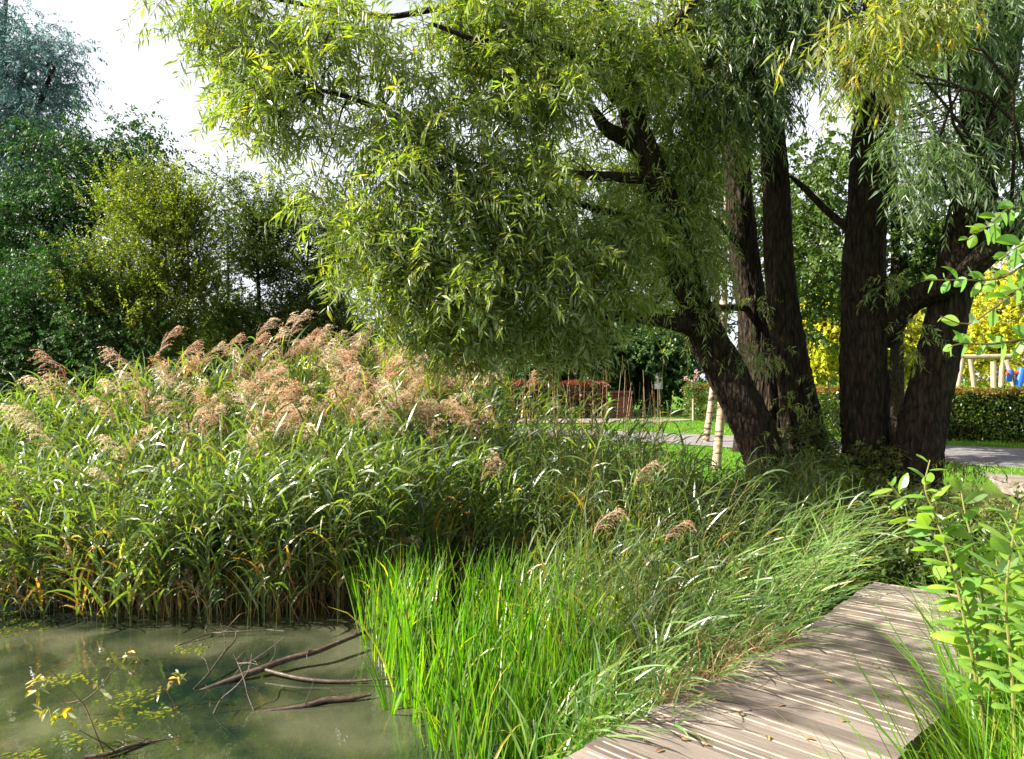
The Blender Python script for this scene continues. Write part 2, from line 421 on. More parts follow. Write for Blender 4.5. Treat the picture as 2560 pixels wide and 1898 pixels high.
def deck_material(ang=0.0):
    """weathered boards, worn pale strips across them; v carries a tone per board"""
    m, nt, out = newmat('weathered_deck_board')
    N = nt.nodes; Lk = nt.links
    at = N.new('ShaderNodeAttribute'); at.attribute_name = 'v'
    tc = N.new('ShaderNodeTexCoord')
    nz = N.new('ShaderNodeTexNoise'); nz.inputs['Scale'].default_value = 7; nz.inputs['Detail'].default_value = 9; nz.inputs['Roughness'].default_value = 0.7
    nz.inputs['Scale'].default_value = 1
    m0 = N.new('ShaderNodeMapping'); m0.inputs['Rotation'].default_value = (0, 0, -(ang - math.pi / 2)); m1 = N.new('ShaderNodeMapping'); m1.inputs['Scale'].default_value = (3.5, 55, 20)
    Lk.new(tc.outputs['Object'], m0.inputs['Vector']); Lk.new(m0.outputs[0], m1.inputs['Vector'])
    Lk.new(m1.outputs[0], nz.inputs['Vector'])
    nb = N.new('ShaderNodeTexNoise'); nb.inputs['Scale'].default_value = 2.3; nb.inputs['Detail'].default_value = 6; Lk.new(tc.outputs['Object'], nb.inputs['Vector'])
    mu = N.new('ShaderNodeMath'); mu.operation = 'MULTIPLY_ADD'; mu.inputs[1].default_value = 0.55
    Lk.new(nz.outputs['Fac'], mu.inputs[0])
    m2 = N.new('ShaderNodeMath'); m2.operation = 'MULTIPLY'; m2.inputs[1].default_value = 0.35
    ad = N.new('ShaderNodeMath'); ad.operation = 'ADD'; Lk.new(at.outputs['Fac'], ad.inputs[0]); Lk.new(nb.outputs['Fac'], ad.inputs[1])
    Lk.new(ad.outputs[0], m2.inputs[0]); Lk.new(m2.outputs[0], mu.inputs[2])
    r = ramp(nt, [(0.36, (0.035, 0.028, 0.024)), (0.55, (0.12, 0.097, 0.082)), (0.8, (0.24, 0.20, 0.17))], mu.outputs[0])
    p = N.new('ShaderNodeBsdfPrincipled'); p.inputs['Roughness'].default_value = 0.7
    Lk.new(r.outputs[0], p.inputs['Base Color'])
    b = N.new('ShaderNodeBump'); b.inputs['Strength'].default_value = 0.4; b.inputs['Distance'].default_value = 0.006
    Lk.new(nz.outputs['Fac'], b.inputs['Height']); Lk.new(b.outputs[0], p.inputs['Normal'])
    Lk.new(p.outputs[0], out.inputs['Surface'])
    return m


M['ground'] = ground_material(); M['water'] = water_material()
M['strip'] = surfmat('pale_grip_strip', [(0.35, (0.24, 0.19, 0.15)), (0.65, (0.55, 0.47, 0.36))], scale=(12, 12, 12), rough=0.8, bump=0.4, dist=0.004)
M['beam'] = surfmat('grey_deck_beam', [(0.3, (0.10, 0.08, 0.07)), (0.6, (0.26, 0.22, 0.19)), (0.8, (0.4, 0.35, 0.3))], scale=(5, 5, 9), rough=0.85)

# ------------------------------------------------------------------ setting: terrain, water, paths
POND = np.array([(-200, -8), (0.6, -8), (0.6, 2.0), (1.3, 3.4), (2.0, 4.6), (2.7, 5.8), (2.6, 7.0), (2.2, 8.0), (1.6, 9.3), (0.6, 10.8), (-1.4, 11.8), (-4, 12.2),
                 (-8, 12.0), (-14, 12.5), (-30, 15), (-200, 18)], float)
POND[0] = (-200, -2.5); POND = np.insert(POND, 1, [(-2.2, -2.2), (-0.6, -1.0)], 0); POND = np.delete(POND, 3, 0)


def pond_sd(x, y):
    """signed distance: negative inside the pond"""
    P = np.stack([x, y], -1)
    d = np.full(x.shape, 1e9); inside = np.zeros(x.shape, bool)
    n = len(POND)
    for i in range(n):
        a, b = POND[i], POND[(i + 1) % n]
        e = b - a; w = P - a
        t = np.clip((w @ e) / (e @ e), 0, 1)
        q = w - t[..., None] * e
        d = np.minimum(d, np.hypot(q[..., 0], q[..., 1]))
        c = (a[1] > y) != (b[1] > y)
        xi = (b[0] - a[0]) * (y - a[1]) / (b[1] - a[1] + 1e-12) + a[0]
        inside ^= c & (x < xi)
    return np.where(inside, -d, d)


def hollow(x, y):
    """dip in the bank under the far boardwalk"""
    r = np.clip(1.15 - np.hypot((x - 7.2) / 2.5, (y - 9.8) / 3.2), 0, 0.6) / 0.6
    return 0.5 * r * r * (3 - 2 * r)


def ground_z(x, y):
    x = np.asarray(x, float); y = np.asarray(y, float)
    sd = pond_sd(x, y)
    z = np.where(sd < 0, WL - 0.03 + np.maximum(sd * 0.4, -0.7), WL - 0.03 + np.minimum(sd * 0.42, -WL + 0.03))
    z = z + np.where(sd > 0, 0.02 * np.sin(x * 1.7 + 0.6 * y) * np.sin(y * 1.3) * np.clip(sd, 0, 1), 0)
    return z - hollow(x, y) * np.clip(sd, 0, 1)


def terrain():
    xs = np.concatenate([[-600, -300, -150, -80, -45], np.arange(-30, -14, 1.5), np.arange(-14, 12, 0.2), np.arange(12, 30, 1.5), [40, 60, 90, 150, 300, 600]])
    ys = np.concatenate([[-60, -30, -15], np.arange(-8, 18, 0.2), np.arange(18, 50, 1.2), [60, 80, 110, 160, 250, 400, 900]])
    X, Y = np.meshgrid(xs, ys, indexing='ij')
    Z = ground_z(X, Y)
    lawn = np.clip((pond_sd(X, Y) - 1.6) / 1.6, 0, 1) * np.clip(1 - 3 * hollow(X, Y), 0, 1)
    a, b = len(xs), len(ys)
    i, j = np.meshgrid(np.arange(a - 1), np.arange(b - 1), indexing='ij')
    Q = np.stack([i * b + j, (i + 1) * b + j, (i + 1) * b + j + 1, i * b + j + 1], -1).reshape(-1, 4)
    mb = MB().add(np.stack([X, Y, Z], -1).reshape(-1, 3), Q=Q, v=lawn.ravel())
    tag(mb.build('ground', M['ground'], smooth=True), kind='structure')


terrain()
mb = MB().add([(-200, -8, WL), (8, -8, WL), (8, 14.5, WL), (-200, 20, WL)], Q=[[0, 1, 2, 3]])
tag(mb.build('pond_water', M['water']), kind='structure')


def sheet(name, pts, mat, z):
    n = len(pts)
    mb = MB()
    V = [(x, y, z) for x, y in pts]
    mb.add(V, Q=[[2 * k, 2 * k + 1, 2 * k + 3, 2 * k + 2] for k in range(n // 2 - 1)])
    return tag(mb.build(name, mat), kind='structure')


# strips given as pairs (near edge, far edge)
sheet('asphalt_path', [(16.5, 8.0), (20.0, 12.0), (8.9, 13.8), (11.6, 17.7), (3.6, 19.4), (4.6, 22.8), (-3.0, 23.6), (-2.0, 27.0), (-16, 27), (-16, 30.5)], M['asphalt'], 0.028)
sheet('gravel_path', [(-8, 28.2), (-8, 30.6), (0, 27.9), (0, 30.9), (5.2, 28.3), (5.2, 31.0), (7.4, 30.6), (6.4, 31.0)], M['gravel'], 0.033)

# ------------------------------------------------------------------ boardwalk
def boardwalk(label, org, ang, length, width, posts, group=None, z=0.0, step=0.12):
    u = np.array([math.cos(ang), math.sin(ang), 0]); vv = np.array([math.sin(ang), -math.cos(ang), 0])
    o3 = np.array([org[0], org[1], 0.0])
    t = thing('boardwalk', label, 'boardwalk', group, loc=tuple(o3))
    mb = MB(); ms = MB()
    n = int(length / step)
    for k in range(n):
        c = o3 + u * (k + 0.5) * step + vv * (width / 2 + U(-0.008, 0.008)) + np.array([0, 0, z - 0.02 + U(-0.0015, 0.0015)])
        box(mb, c, width + U(-0.01, 0.015), step - 0.007, 0.04, rot=ang - math.pi / 2 + U(-0.002, 0.002), v=U(0.2, 0.9))
        for off in (-0.03, 0.03):
            if rng.random() < 0.55:
                box(ms, c + u * off + np.array([0, 0, 0.021]), width - 0.06, 0.008, 0.002, rot=ang - math.pi / 2)
    mb.build('deck_boards', deck_material(ang), t)
    ms.build('grip_strips', M['strip'], t)
    for s in (0.035, width - 0.035):
        b = MB(); box(b, o3 + u * length / 2 + vv * s + np.array([0, 0, z - 0.135]), 0.05, length - 0.02, 0.18, rot=ang - math.pi / 2)
        b.build('edge_beam', M['beam'], t)
        for q in posts:
            b = MB(); P = o3 + u * length * q + vv * (s + (0.06 if s < 0.1 else -0.06))
            limb(b, [P + [0, 0, -1.2], P + [0, 0, -0.6], P + [0, 0, z - 0.06]], [0.055, 0.055, 0.055], sides=10, step=0.3, rough=0.03)
            b.build('post', M['beam'], t)
    return t


G = 'boardwalk sections'
boardwalk('weathered boardwalk section with diagonal boards in the right foreground', (-0.70, 2.36), math.pi / 4, 3.2, 1.0, (0.15, 0.8), G)
boardwalk('boardwalk section shaded by reeds, turning away behind the foreground section', (1.50, 4.53), math.radians(50), 2.25, 1.0, (0.5, 0.95), G, z=-0.012)
boardwalk('far grey boardwalk on short posts at the right edge near the asphalt path', (7.02, 6.6), math.radians(81.5), 6.9, 1.5, (0.3, 0.62, 0.95), G)


# ------------------------------------------------------------------ foliage makers
def blob_points(blobs, n):
    B = np.array([b[:6] for b in blobs], float)
    w = np.array([(b[6] if len(b) > 6 else 1.0) * (b[2] * b[3]) for b in blobs]); w /= w.sum()
    k = rng.choice(len(blobs), n, p=w)
    b = B[k]
    c = np.stack([(b[:, 0] - 1280) / F * b[:, 4], b[:, 4], CZ - (b[:, 1] - 949) / F * b[:, 4]], -1)
    r = np.stack([b[:, 2] / F * b[:, 4], b[:, 5], b[:, 3] / F * b[:, 4]], -1)
    d = nrm(rng.normal(size=(n, 3))) * (rng.random(n) ** (1 / 2.4))[:, None]
    return c + d * r


def foliage(fm, wm, centres, rcl, ntw, Ltw, droop, nl, leafL, leafW, up=0.2, roll=1.0, spread=0.8, lgrav=0.35, vbias=None, jitter=0.25, twr=0.003, m=6, ovate=False):
    nc = len(centres)
    n = nc * ntw
    C = np.repeat(centres, ntw, 0)
    d0 = rng.normal(size=(n, 3)); d0[:, 2] = d0[:, 2] * 0.5 + up; d0 = nrm(d0)
    P0 = C + d0 * (rcl * rng.random(n) ** 0.6 * 0.6)[:, None] + rng.normal(0, rcl * 0.3, (n, 3))
    L = U(*Ltw, n)
    pts = [P0]; d = d0
    for k in range(m - 1):
        d = d + np.array([0, 0, -1.0]) * droop / (m - 1) * (1 + k * 0.3) + rng.normal(0, 0.08, (n, 3))
        d = nrm(d)
        pts.append(pts[-1] + d * (L / (m - 1))[:, None])
    path = np.stack(pts, 1)
    if wm is not None:
        R = np.linspace(twr, twr * 0.4, m)[None].repeat(n, 0)
        tubes(wm, path, R, 3)
    s = np.tile((np.arange(nl) + 0.5) / nl, (n, 1)) * 0.93 + 0.07 + rng.normal(0, 0.01, (n, nl))
    s = np.clip(s, 0.02, 0.999) * (m - 1)
    i0 = s.astype(int); f = (s - i0)[..., None]
    ar = np.arange(n)[:, None]
    A = path[ar, i0]; B = path[ar, np.minimum(i0 + 1, m - 1)]
    P = A * (1 - f) + B * f
    T = nrm(B - A + 1e-6)
    rv = nrm(rng.normal(size=(n, 1, 3)) + 0.5 * rng.normal(size=(n, nl, 3)))
    side = nrm(np.cross(T, rv)) * np.where(np.arange(nl) % 2, 1.0, -1.0)[None, :, None]
    D = nrm(T * (1 - spread * 0.5) + side * spread + np.array([0, 0, -lgrav]) + rng.normal(0, 0.15, (n, nl, 3)))
    S = nrm(np.cross(D, np.array([0, 0, 1.0])) + roll * 0.6 * rng.normal(size=(n, nl, 3)))
    vt = rng.random((n, 1)) * 0.45 + rng.random((n, nl)) * 0.55
    if vbias is not None:
        vt = np.clip(vt + np.repeat(vbias, ntw)[:, None], 0, 1)
    l = (leafL * (1 + jitter * rng.normal(size=(n, nl)))).clip(leafL * 0.4).ravel()
    Pf, Df, Sf = P.reshape(-1, 3), D.reshape(-1, 3), S.reshape(-1, 3)
    if ovate:
        blades(fm, Pf, Df, Sf, l, l * leafW / leafL, 0.5, vt.ravel(), nseg=3, prof='ovate')
    else:
        kites(fm, Pf, Df, Sf, l, l * leafW / leafL, vt.ravel(), mid=0.45)
    return path


def connect(mb, centres, skeleton, r0=0.012, r1=0.005, sag=0.12, m=8, mi=0):
    """a thin branch from the nearest point of the limb skeleton to each cluster"""
    sk = np.asarray(skeleton)
    D = np.linalg.norm(centres[:, None] - sk[None] + np.array([0, 0, -0.0]), axis=2) + 0.5 * np.maximum(0, sk[None, :, 2] - centres[:, None, 2])
    k = D.argmin(1)
    A = sk[k]; B = centres
    t = np.linspace(0, 1, m)[None, :, None]
    dist = np.linalg.norm(B - A, axis=1)[:, None, None]
    P = A[:, None] * (1 - t) + B[:, None] * t
    P[..., 2:] += sag * dist * np.sin(np.pi * t)
    off = rng.normal(0, 0.05, (len(B), 1, 3)) * dist * np.sin(2 * np.pi * t) + rng.normal(0, 0.03, (len(B), 1, 3)) * dist * np.sin(3 * np.pi * t)
    P += off
    R = (np.linspace(1, 0, m)[None] * (r0 * np.clip(dist[:, :, 0] / 1.5, 0.3, 1.5)) + r1)
    tubes(mb, P, R, 5, mi=mi)


def crown_tree(name, label, cat, trunk_paths, blobs, ncl, leafmat_, rcl=0.35, ntw=18, Ltw=(0.3, 0.7), droop=1.2, nl=20, leafL=0.085, leafW=0.015,
               up=0.2, lgrav=0.35, bark=None, group=None, flare=0.45, sides=44, rough=0.055, extra_blobs=None, spread=0.8, roll=1.0, twr=0.003, crown_name='crown', limbs_in_trunk=True,
               maxbranch=400, yellow=None):
    root_p = np.array(trunk_paths[0][0][0])
    t = thing(name, label, cat, group, loc=tuple(root_p))
    skel = []
    for k, (pts, rad) in enumerate(trunk_paths):
        tb = MB()
        C, r = limb(tb, pts, rad, sides=sides if rad[0] > 0.1 else 10, step=0.05 if rad[0] > 0.1 else 0.1, rough=rough if rad[0] > 0.1 else 0.05, flare=flare if k == 0 else 0)
        tb.build('trunk' if k == 0 else 'limb', bark or M['bark'], t, smooth=True)
        skel.append(C[len(C) // 4:] if k == 0 else C)
    skel = np.concatenate(skel)[::3]
    fm = MB(); wm = MB()
    cs = blob_points(blobs, ncl)
    foliage(fm, wm, cs, rcl, ntw, Ltw, droop, nl, leafL, leafW, up=up, lgrav=lgrav, spread=spread, roll=roll, twr=twr)
    if extra_blobs:
        for eb, en, kw in extra_blobs:
            ce = blob_points(eb, en)
            a = dict(rcl=rcl, ntw=ntw, Ltw=Ltw, droop=droop, nl=nl, leafL=leafL, leafW=leafW, up=up, lgrav=lgrav, spread=spread, roll=roll, twr=twr); a.update(kw)
            foliage(fm, wm, ce, a.pop('rcl'), a.pop('ntw'), a.pop('Ltw'), a.pop('droop'), a.pop('nl'), a.pop('leafL'), a.pop('leafW'), **a)
            cs = np.vstack([cs, ce])
    connect(wm, cs[rng.permutation(len(cs))[:maxbranch]], skel)
    fm.build(crown_name, leafmat_, t)
    wm.build('branches', M['branch_bark'] if bark is None else bark, t)
    return t, skel


def WP(pts):
    """list of (px, py, Y) -> world points"""
    return [W(*p) for p in pts]


# ------------------------------------------------------------------ the big willows

A_main = (WP([(1975, 1300, 9.5), (1925, 1170, 9.55), (1872, 1050, 9.6), (1815, 930, 9.6), (1765, 840, 9.55), (1722, 730, 9.4), (1690, 600, 9.2), (1650, 470, 9.0), (1600, 350, 8.9), (1560, 220, 8.8), (1520, 60, 8.7), (1480, -100, 8.6), (1430, -300, 8.4)]),
          [0.27, 0.25, 0.24, 0.235, 0.23, 0.20, 0.18, 0.165, 0.15, 0.13, 0.11, 0.09, 0.06])
A_low = (WP([(1770, 845, 9.5), (1715, 815, 9.2), (1640, 800, 8.9), (1540, 790, 8.5), (1420, 760, 8.1), (1290, 740, 7.8), (1120, 730, 7.5)]), [0.12, 0.09, 0.075, 0.06, 0.045, 0.035, 0.02])
A_stub = (WP([(1610, 370, 8.9), (1560, 345, 8.8), (1515, 320, 8.65), (1480, 270, 8.55), (1440, 215, 8.5)]), [0.11, 0.095, 0.075, 0.045, 0.02])
A_up1 = (WP([(1540, 250, 8.8), (1480, 180, 8.4), (1380, 110, 8.0), (1230, 110, 7.6), (1080, 60, 7.4)]), [0.06, 0.05, 0.04, 0.03, 0.02])
A_up2 = (WP([(1640, 450, 9.0), (1500, 440, 8.6), (1300, 430, 8.2), (1150, 400, 8.0), (980, 290, 7.8), (860, 240, 7.6), (740, 215, 7.5)]), [0.07, 0.055, 0.045, 0.04, 0.03, 0.025, 0.015])
A_up3 = (WP([(1700, 640, 9.3), (1600, 560, 8.8), (1480, 520, 8.4), (1380, 490, 8.0), (1250, 520, 7.7)]), [0.06, 0.05, 0.04, 0.03, 0.02])
A_up4 = (WP([(1500, 120, 8.7), (1650, 80, 8.2), (1720, 20, 8.0), (1790, -60, 8.0)]), [0.05, 0.045, 0.04, 0.03])
A_up5 = (WP([(1470, -80, 8.6), (1250, -20, 8.2), (1050, 30, 7.8), (930, 40, 7.6), (700, 0, 7.4), (560, -30, 7.3)]), [0.045, 0.04, 0.03, 0.025, 0.02, 0.01])

TREES = []
sparse = [(500, 30, 90, 70, 7.6, 0.7, .8), (620, 60, 120, 90, 7.6, 0.8), (650, 180, 130, 110, 7.6, 0.8), (560, 160, 70, 70, 7.6, 0.5, .6), (660, 300, 90, 70, 7.5, 0.6), (770, 270, 120, 120, 7.5, 0.7),
          (800, 80, 140, 110, 7.5, 0.8), (780, 430, 75, 75, 7.4, 0.6), (850, 520, 60, 90, 7.4, 0.6), (930, 150, 120, 120, 7.5, 0.8), (470, 110, 50, 50, 7.6, 0.4, .5), (730, 370, 60, 60, 7.4, .4)]
dense = [(1040, 360, 150, 120, 7.5, 0.8), (1060, 500, 190, 150, 7.4, 0.8), (1010, 660, 150, 110, 7.3, 0.8), (960, 770, 90, 70, 7.3, 0.5), (1180, 740, 190, 110, 7.5, 0.9), (1280, 500, 190, 190, 7.9, 1.0),
         (1280, 250, 190, 160, 7.9, 1.0), (1450, 680, 180, 130, 8.1, 0.9), (1480, 470, 170, 170, 8.2, 0.9), (1130, 110, 180, 110, 7.8, 0.9), (1420, 120, 180, 130, 8.2, 1.0), (1350, 840, 190, 60, 7.9, 0.8),
         (1600, 280, 130, 170, 8.4, 0.7, .8), (1600, 600, 110, 120, 8.3, 0.6), (1150, 850, 120, 55, 7.4, 0.6), (920, 590, 60, 60, 7.2, 0.4), (1700, 120, 120, 120, 8.4, 0.7), (1560, 730, 80, 70, 8.3, 0.5, .6),
         (1500, 50, 190, 90, 8.0, .8, .9), (1250, 30, 170, 80, 7.8, .8), (1020, 20, 130, 60, 7.6, .8, .6), (1640, 180, 80, 100, 8.2, .5, .8), (900, 690, 50, 60, 7.2, .4, .8), (1300, 640, 220, 150, 7.7, .8)]
above = [(1350, -200, 350, 150, 9.0, 1.2), (1600, -350, 300, 200, 9.4, 1.4)]
dense = [(a, b, c, d, e, f * 0.6) + tuple(r) for a, b, c, d, e, f, *r in dense]
dense = [(b[0], b[1], b[2], b[3], b[4] + (0.9 if b[0] > 1350 and 90 < b[1] < 500 and b[0] != 1640 else 0)) + tuple(b[5:]) for b in dense]
TREES.append(crown_tree('willow_tree', 'leaning willow with bent trunk, its crown spreading left over the reeds', 'tree',
           [A_main, A_low, A_stub, A_up1, A_up2, A_up3, A_up4, A_up5], dense, 350, M['willow'], rcl=0.19, ntw=14, Ltw=(0.22, 0.55), droop=0.8, nl=17, leafL=0.106, leafW=0.0195, lgrav=0.15, spread=0.9,
           extra_blobs=[(sparse, 68, dict(ntw=12, rcl=0.2)), (above, 36, dict(ntw=14, nl=14, leafL=0.13, leafW=0.03, rcl=0.5))]))

B_main = (WP([(1935, 1180, 10.7), (1915, 1000, 10.7), (1893, 850, 10.7), (1868, 680, 10.6), (1850, 520, 10.5), (1838, 360, 10.5), (1822, 180, 10.4), (1805, 0, 10.3), (1790, -250, 10.2)]),
          [0.24, 0.22, 0.20, 0.19, 0.18, 0.165, 0.15, 0.13, 0.08])
B_l = (WP([(1880, 770, 10.6), (1800, 770, 10.2), (1720, 790, 9.9), (1640, 770, 9.6)]), [0.05, 0.045, 0.035, 0.02])
B_l2 = (WP([(1855, 620, 10.5), (1800, 560, 10.0), (1740, 520, 9.6)]), [0.05, 0.035, 0.02])
TREES.append(crown_tree('willow_tree', 'slender dark willow stem directly right of the leaning trunk', 'tree', [B_main, B_l, B_l2],
           [(1740, 300, 90, 130, 9.3, 0.6), (1700, 560, 70, 150, 9.2, 0.5), (1790, 110, 110, 110, 9.4, 0.6), (1770, 700, 40, 90, 9.4, .3, .5), (1700, 800, 60, 40, 9.5, 0.4, .6)], 62, M['willow'], rcl=0.3, ntw=20,
           extra_blobs=[([(1780, -250, 250, 220, 10, 1.5)], 40, dict(leafL=0.13, leafW=0.03, nl=14, rcl=0.5))], leafL=0.085, leafW=0.0155, droop=1.5))

C_main = (WP([(2020, 1190, 10.2), (2003, 1050, 10.2), (1985, 930, 10.2), (1960, 780, 10.15), (1945, 620, 10.1), (1940, 470, 10.1), (1930, 330, 10.0), (1912, 180, 9.9), (1895, 0, 9.8), (1880, -260, 9.6)]),
          [0.29, 0.24, 0.22, 0.20, 0.18, 0.17, 0.155, 0.14, 0.12, 0.08])
C_r = (WP([(1945, 480, 10.0), (1990, 440, 9.9), (2040, 470, 9.8), (2090, 530, 9.9)]), [0.03, 0.03, 0.03, 0.04])
TREES.append(crown_tree('willow_tree', 'upright willow with deep furrowed bark, third trunk from the left', 'tree', [C_main],
           [(1880, 130, 120, 120, 8.8, 0.5), (1970, 190, 60, 70, 8.9, 0.4), (1850, 270, 60, 50, 9.2, .3, .6), (2010, 30, 110, 70, 8.8, 0.5), (1890, 10, 120, 60, 8.8, .5)], 50, M['willow_cool'], rcl=0.3, ntw=20,
           extra_blobs=[([(2000, -280, 280, 230, 9.5, 1.5)], 40, dict(leafL=0.13, leafW=0.03, nl=14, rcl=0.5))], leafL=0.095, leafW=0.017, droop=1.7))

D_main = (WP([(2172, 1290, 9.7), (2168, 1130, 9.7), (2160, 980, 9.7), (2158, 830, 9.7), (2160, 650, 9.7), (2172, 450, 9.7), (2184, 250, 9.7), (2196, 50, 9.6), (2205, -150, 9.6), (2210, -320, 9.5)]),
          [0.30, 0.28, 0.27, 0.265, 0.24, 0.23, 0.215, 0.19, 0.16, 0.1])
D_r = (WP([(2195, 850, 9.7), (2250, 775, 9.5), (2310, 735, 9.2), (2390, 705, 8.8), (2460, 640, 8.5), (2560, 545, 8.3), (2680, 430, 8.2)]), [0.20, 0.16, 0.14, 0.125, 0.125, 0.12, 0.11])
D_l = (WP([(2130, 580, 9.7), (2070, 530, 9.8), (2010, 470, 9.9), (1975, 440, 10.0)]), [0.055, 0.045, 0.04, 0.02])
TREES.append(crown_tree('willow_tree', 'thick upright willow with a heavy limb bending right, yellowing leaves at its top', 'tree', [D_main, D_r, D_l],
           [(2150, 90, 110, 70, 5.6, 0.4), (2100, 110, 70, 60, 5.7, 0.3), (2260, 30, 110, 70, 5.8, 0.4), (2180, 150, 60, 40, 5.6, 0.3, .7)], 21, M['willow_yellow'], maxbranch=14, rcl=0.22, ntw=11, nl=14,
           extra_blobs=[([(2200, -330, 300, 230, 8, 1.5)], 60, dict(leafL=0.13, leafW=0.03, nl=14, rcl=0.5))], leafL=0.10, leafW=0.017, Ltw=(0.2, 0.5), droop=1.8))

E_main = (WP([(2274, 1270, 9.2), (2292, 1140, 9.2), (2322, 990, 9.2), (2356, 840, 9.2), (2392, 670, 9.2), (2430, 500, 9.1), (2462, 360, 9.0), (2492, 220, 8.9), (2515, 60, 8.8), (2535, -100, 8.7), (2560, -300, 8.6)]),
          [0.275, 0.265, 0.245, 0.225, 0.225, 0.225, 0.21, 0.19, 0.17, 0.14, 0.1])
E_f = (WP([(2425, 520, 9.2), (2428, 380, 9.4), (2432, 220, 9.5), (2436, 60, 9.5), (2440, -120, 9.5)]), [0.18, 0.15, 0.13, 0.12, 0.09])
TREES.append(crown_tree('willow_tree', 'rightmost willow leaning right, its trunk forked high up', 'tree', [E_main, E_f],
           [(2360, 120, 70, 120, 7.8, 0.5), (2330, 300, 50, 90, 7.6, 0.4), (2400, 30, 120, 60, 7.6, .5), (2300, 400, 50, 50, 7.6, 0.3, .6), (2590, 400, 50, 130, 8.0, 0.4), (2590, 150, 50, 120, 7.8, 0.4), (2350, 460, 40, 50, 8.2, .3, .6)], 42, M['willow_cool'], maxbranch=16,
           rcl=0.28, ntw=15, extra_blobs=[([(2500, -300, 300, 250, 8.5, 1.5)], 50, dict(leafL=0.13, leafW=0.03, nl=14, rcl=0.5))], leafL=0.10, leafW=0.017, droop=1.7))

S_main = ([(-2.9, -3.0, -0.1), (-2.95, -2.7, 1.2), (-3.2, -1.8, 2.6), (-3.5, -0.2, 3.6), (-3.8, 1.8, 4.3), (-3.9, 3.7, 4.6)], [0.25, 0.21, 0.17, 0.12, 0.08, 0.04])
t = thing('willow_tree', 'willow behind the camera whose bough shades the boardwalk', 'tree', loc=(-2.9, -3.0, -0.1))
tb = MB(); SCc, _r = limb(tb, *S_main, sides=22, step=0.08); tb.build('trunk', M['bark'], t, smooth=True)
fm = MB(); wm = MB()
cs = np.array([-3.9, 3.5, 4.4]) + rng.normal(size=(32, 3)) * [0.75, 0.6, 0.3]
cs = cs[(cs[:, 2] > 3.55) & (cs[:, 1] > 2.6) & (cs[:, 0] < -0.9 * cs[:, 1])]
foliage(fm, wm, cs, 0.2, 9, (0.2, 0.45), 0.6, 11, 0.10, 0.02, up=0.2, twr=0.005)
connect(wm, cs, SCc[len(SCc) // 2:], r0=0.02)
fm.build('crown', M['willow'], t); wm.build('branches', M['branch_bark'], t)

# ------------------------------------------------------------------ background trees on the right
def simple_trunk(px, py, Y, px2, py2, r, lean=0.0):
    a = W(px, py, Y); b = W(px2, py2, Y)
    a[2] = ground_z(a[0], a[1]) - 0.05
    return ([a, a * 0.6 + b * 0.4 + [0.05, 0, 0], b], [r, r * 0.8, r * 0.3])


crown_tree('park_tree', 'dark round-leaved tree behind the upright willow trunks, sky showing through', 'tree',
           [simple_trunk(2240, 1100, 15, 2230, 250, 0.14), (WP([(2238, 760, 15), (2120, 690, 14.8), (2000, 740, 14.5), (1930, 770, 14.3)]), [0.05, 0.04, 0.03, 0.02])],
           [(2050, 450, 110, 130, 15, 1.2), (2060, 620, 90, 110, 15, 1.0), (2010, 720, 60, 90, 14.5, .8), (2280, 520, 90, 130, 15, 1.2), (2290, 680, 90, 90, 15, 1.0), (2340, 620, 80, 120, 15, 1.0), (2100, 760, 40, 60, 14.5, .6),
            (2450, 560, 110, 110, 15.5, 1, .8), (2500, 330, 120, 160, 15.5, 1.2, .8), (2300, 200, 90, 90, 15.2, 1.0, .6), (1960, 830, 60, 60, 14.5, .6, .7)],
           105, M['park_leaf'], rcl=0.42, ntw=14, Ltw=(0.4, 0.9), droop=0.8, nl=16, leafL=0.085, leafW=0.07, up=0.3, bark=M['branch_bark'], twr=0.004)
crown_tree('park_tree', 'leafy green tree growing between the slender willow stems and the gravel path', 'tree',
           [simple_trunk(1850, 1070, 17, 1850, 500, 0.12)],
           [(1980, 620, 70, 160, 17, 1.5), (1850, 560, 90, 160, 17, 1.5), (1880, 800, 80, 60, 17, 1.0), (1760, 420, 110, 130, 17, 1.2), (1800, 250, 110, 120, 17, 1.2), (1640, 520, 130, 200, 17.5, 1.3), (1700, 720, 110, 110, 17.5, 1.2)],
           110, M['park_leaf'], rcl=0.5, ntw=16, Ltw=(0.4, 0.9), droop=0.8, nl=16, leafL=0.08, leafW=0.06, up=0.3, bark=M['branch_bark'], twr=0.004)

gold = [('golden tree glowing between the fourth and fifth willow trunks', (2250, 1040, 34), [(2240, 850, 90, 90, 34, 2.5), (2190, 900, 90, 70, 34, 2)]),
        ('golden tree left of the thick upright willow trunk, above the hedge', (2060, 1040, 33), [(2060, 850, 80, 90, 33, 2.5), (2020, 900, 90, 60, 33, 2), (2090, 790, 60, 50, 33, 2)]),
        ('large golden tree behind the swing frame at the right edge', (2500, 1040, 36), [(2500, 790, 110, 120, 36, 3), (2440, 880, 110, 90, 36, 3), (2560, 850, 90, 120, 36, 3), (2540, 700, 80, 60, 36, 3)])]
for lab, (px, py, Y), bl in gold:
    crown_tree('golden_tree', lab, 'tree', [simple_trunk(px, py, Y, px, bl[0][1], 0.2)], bl, 90, M['gold_leaf'], rcl=0.9, ntw=14, Ltw=(0.6, 1.4), droop=0.6, nl=14, leafL=0.17, leafW=0.12, up=0.35, twr=0.008, sides=12, rough=0.03, bark=M['branch_bark'], flare=0.1)

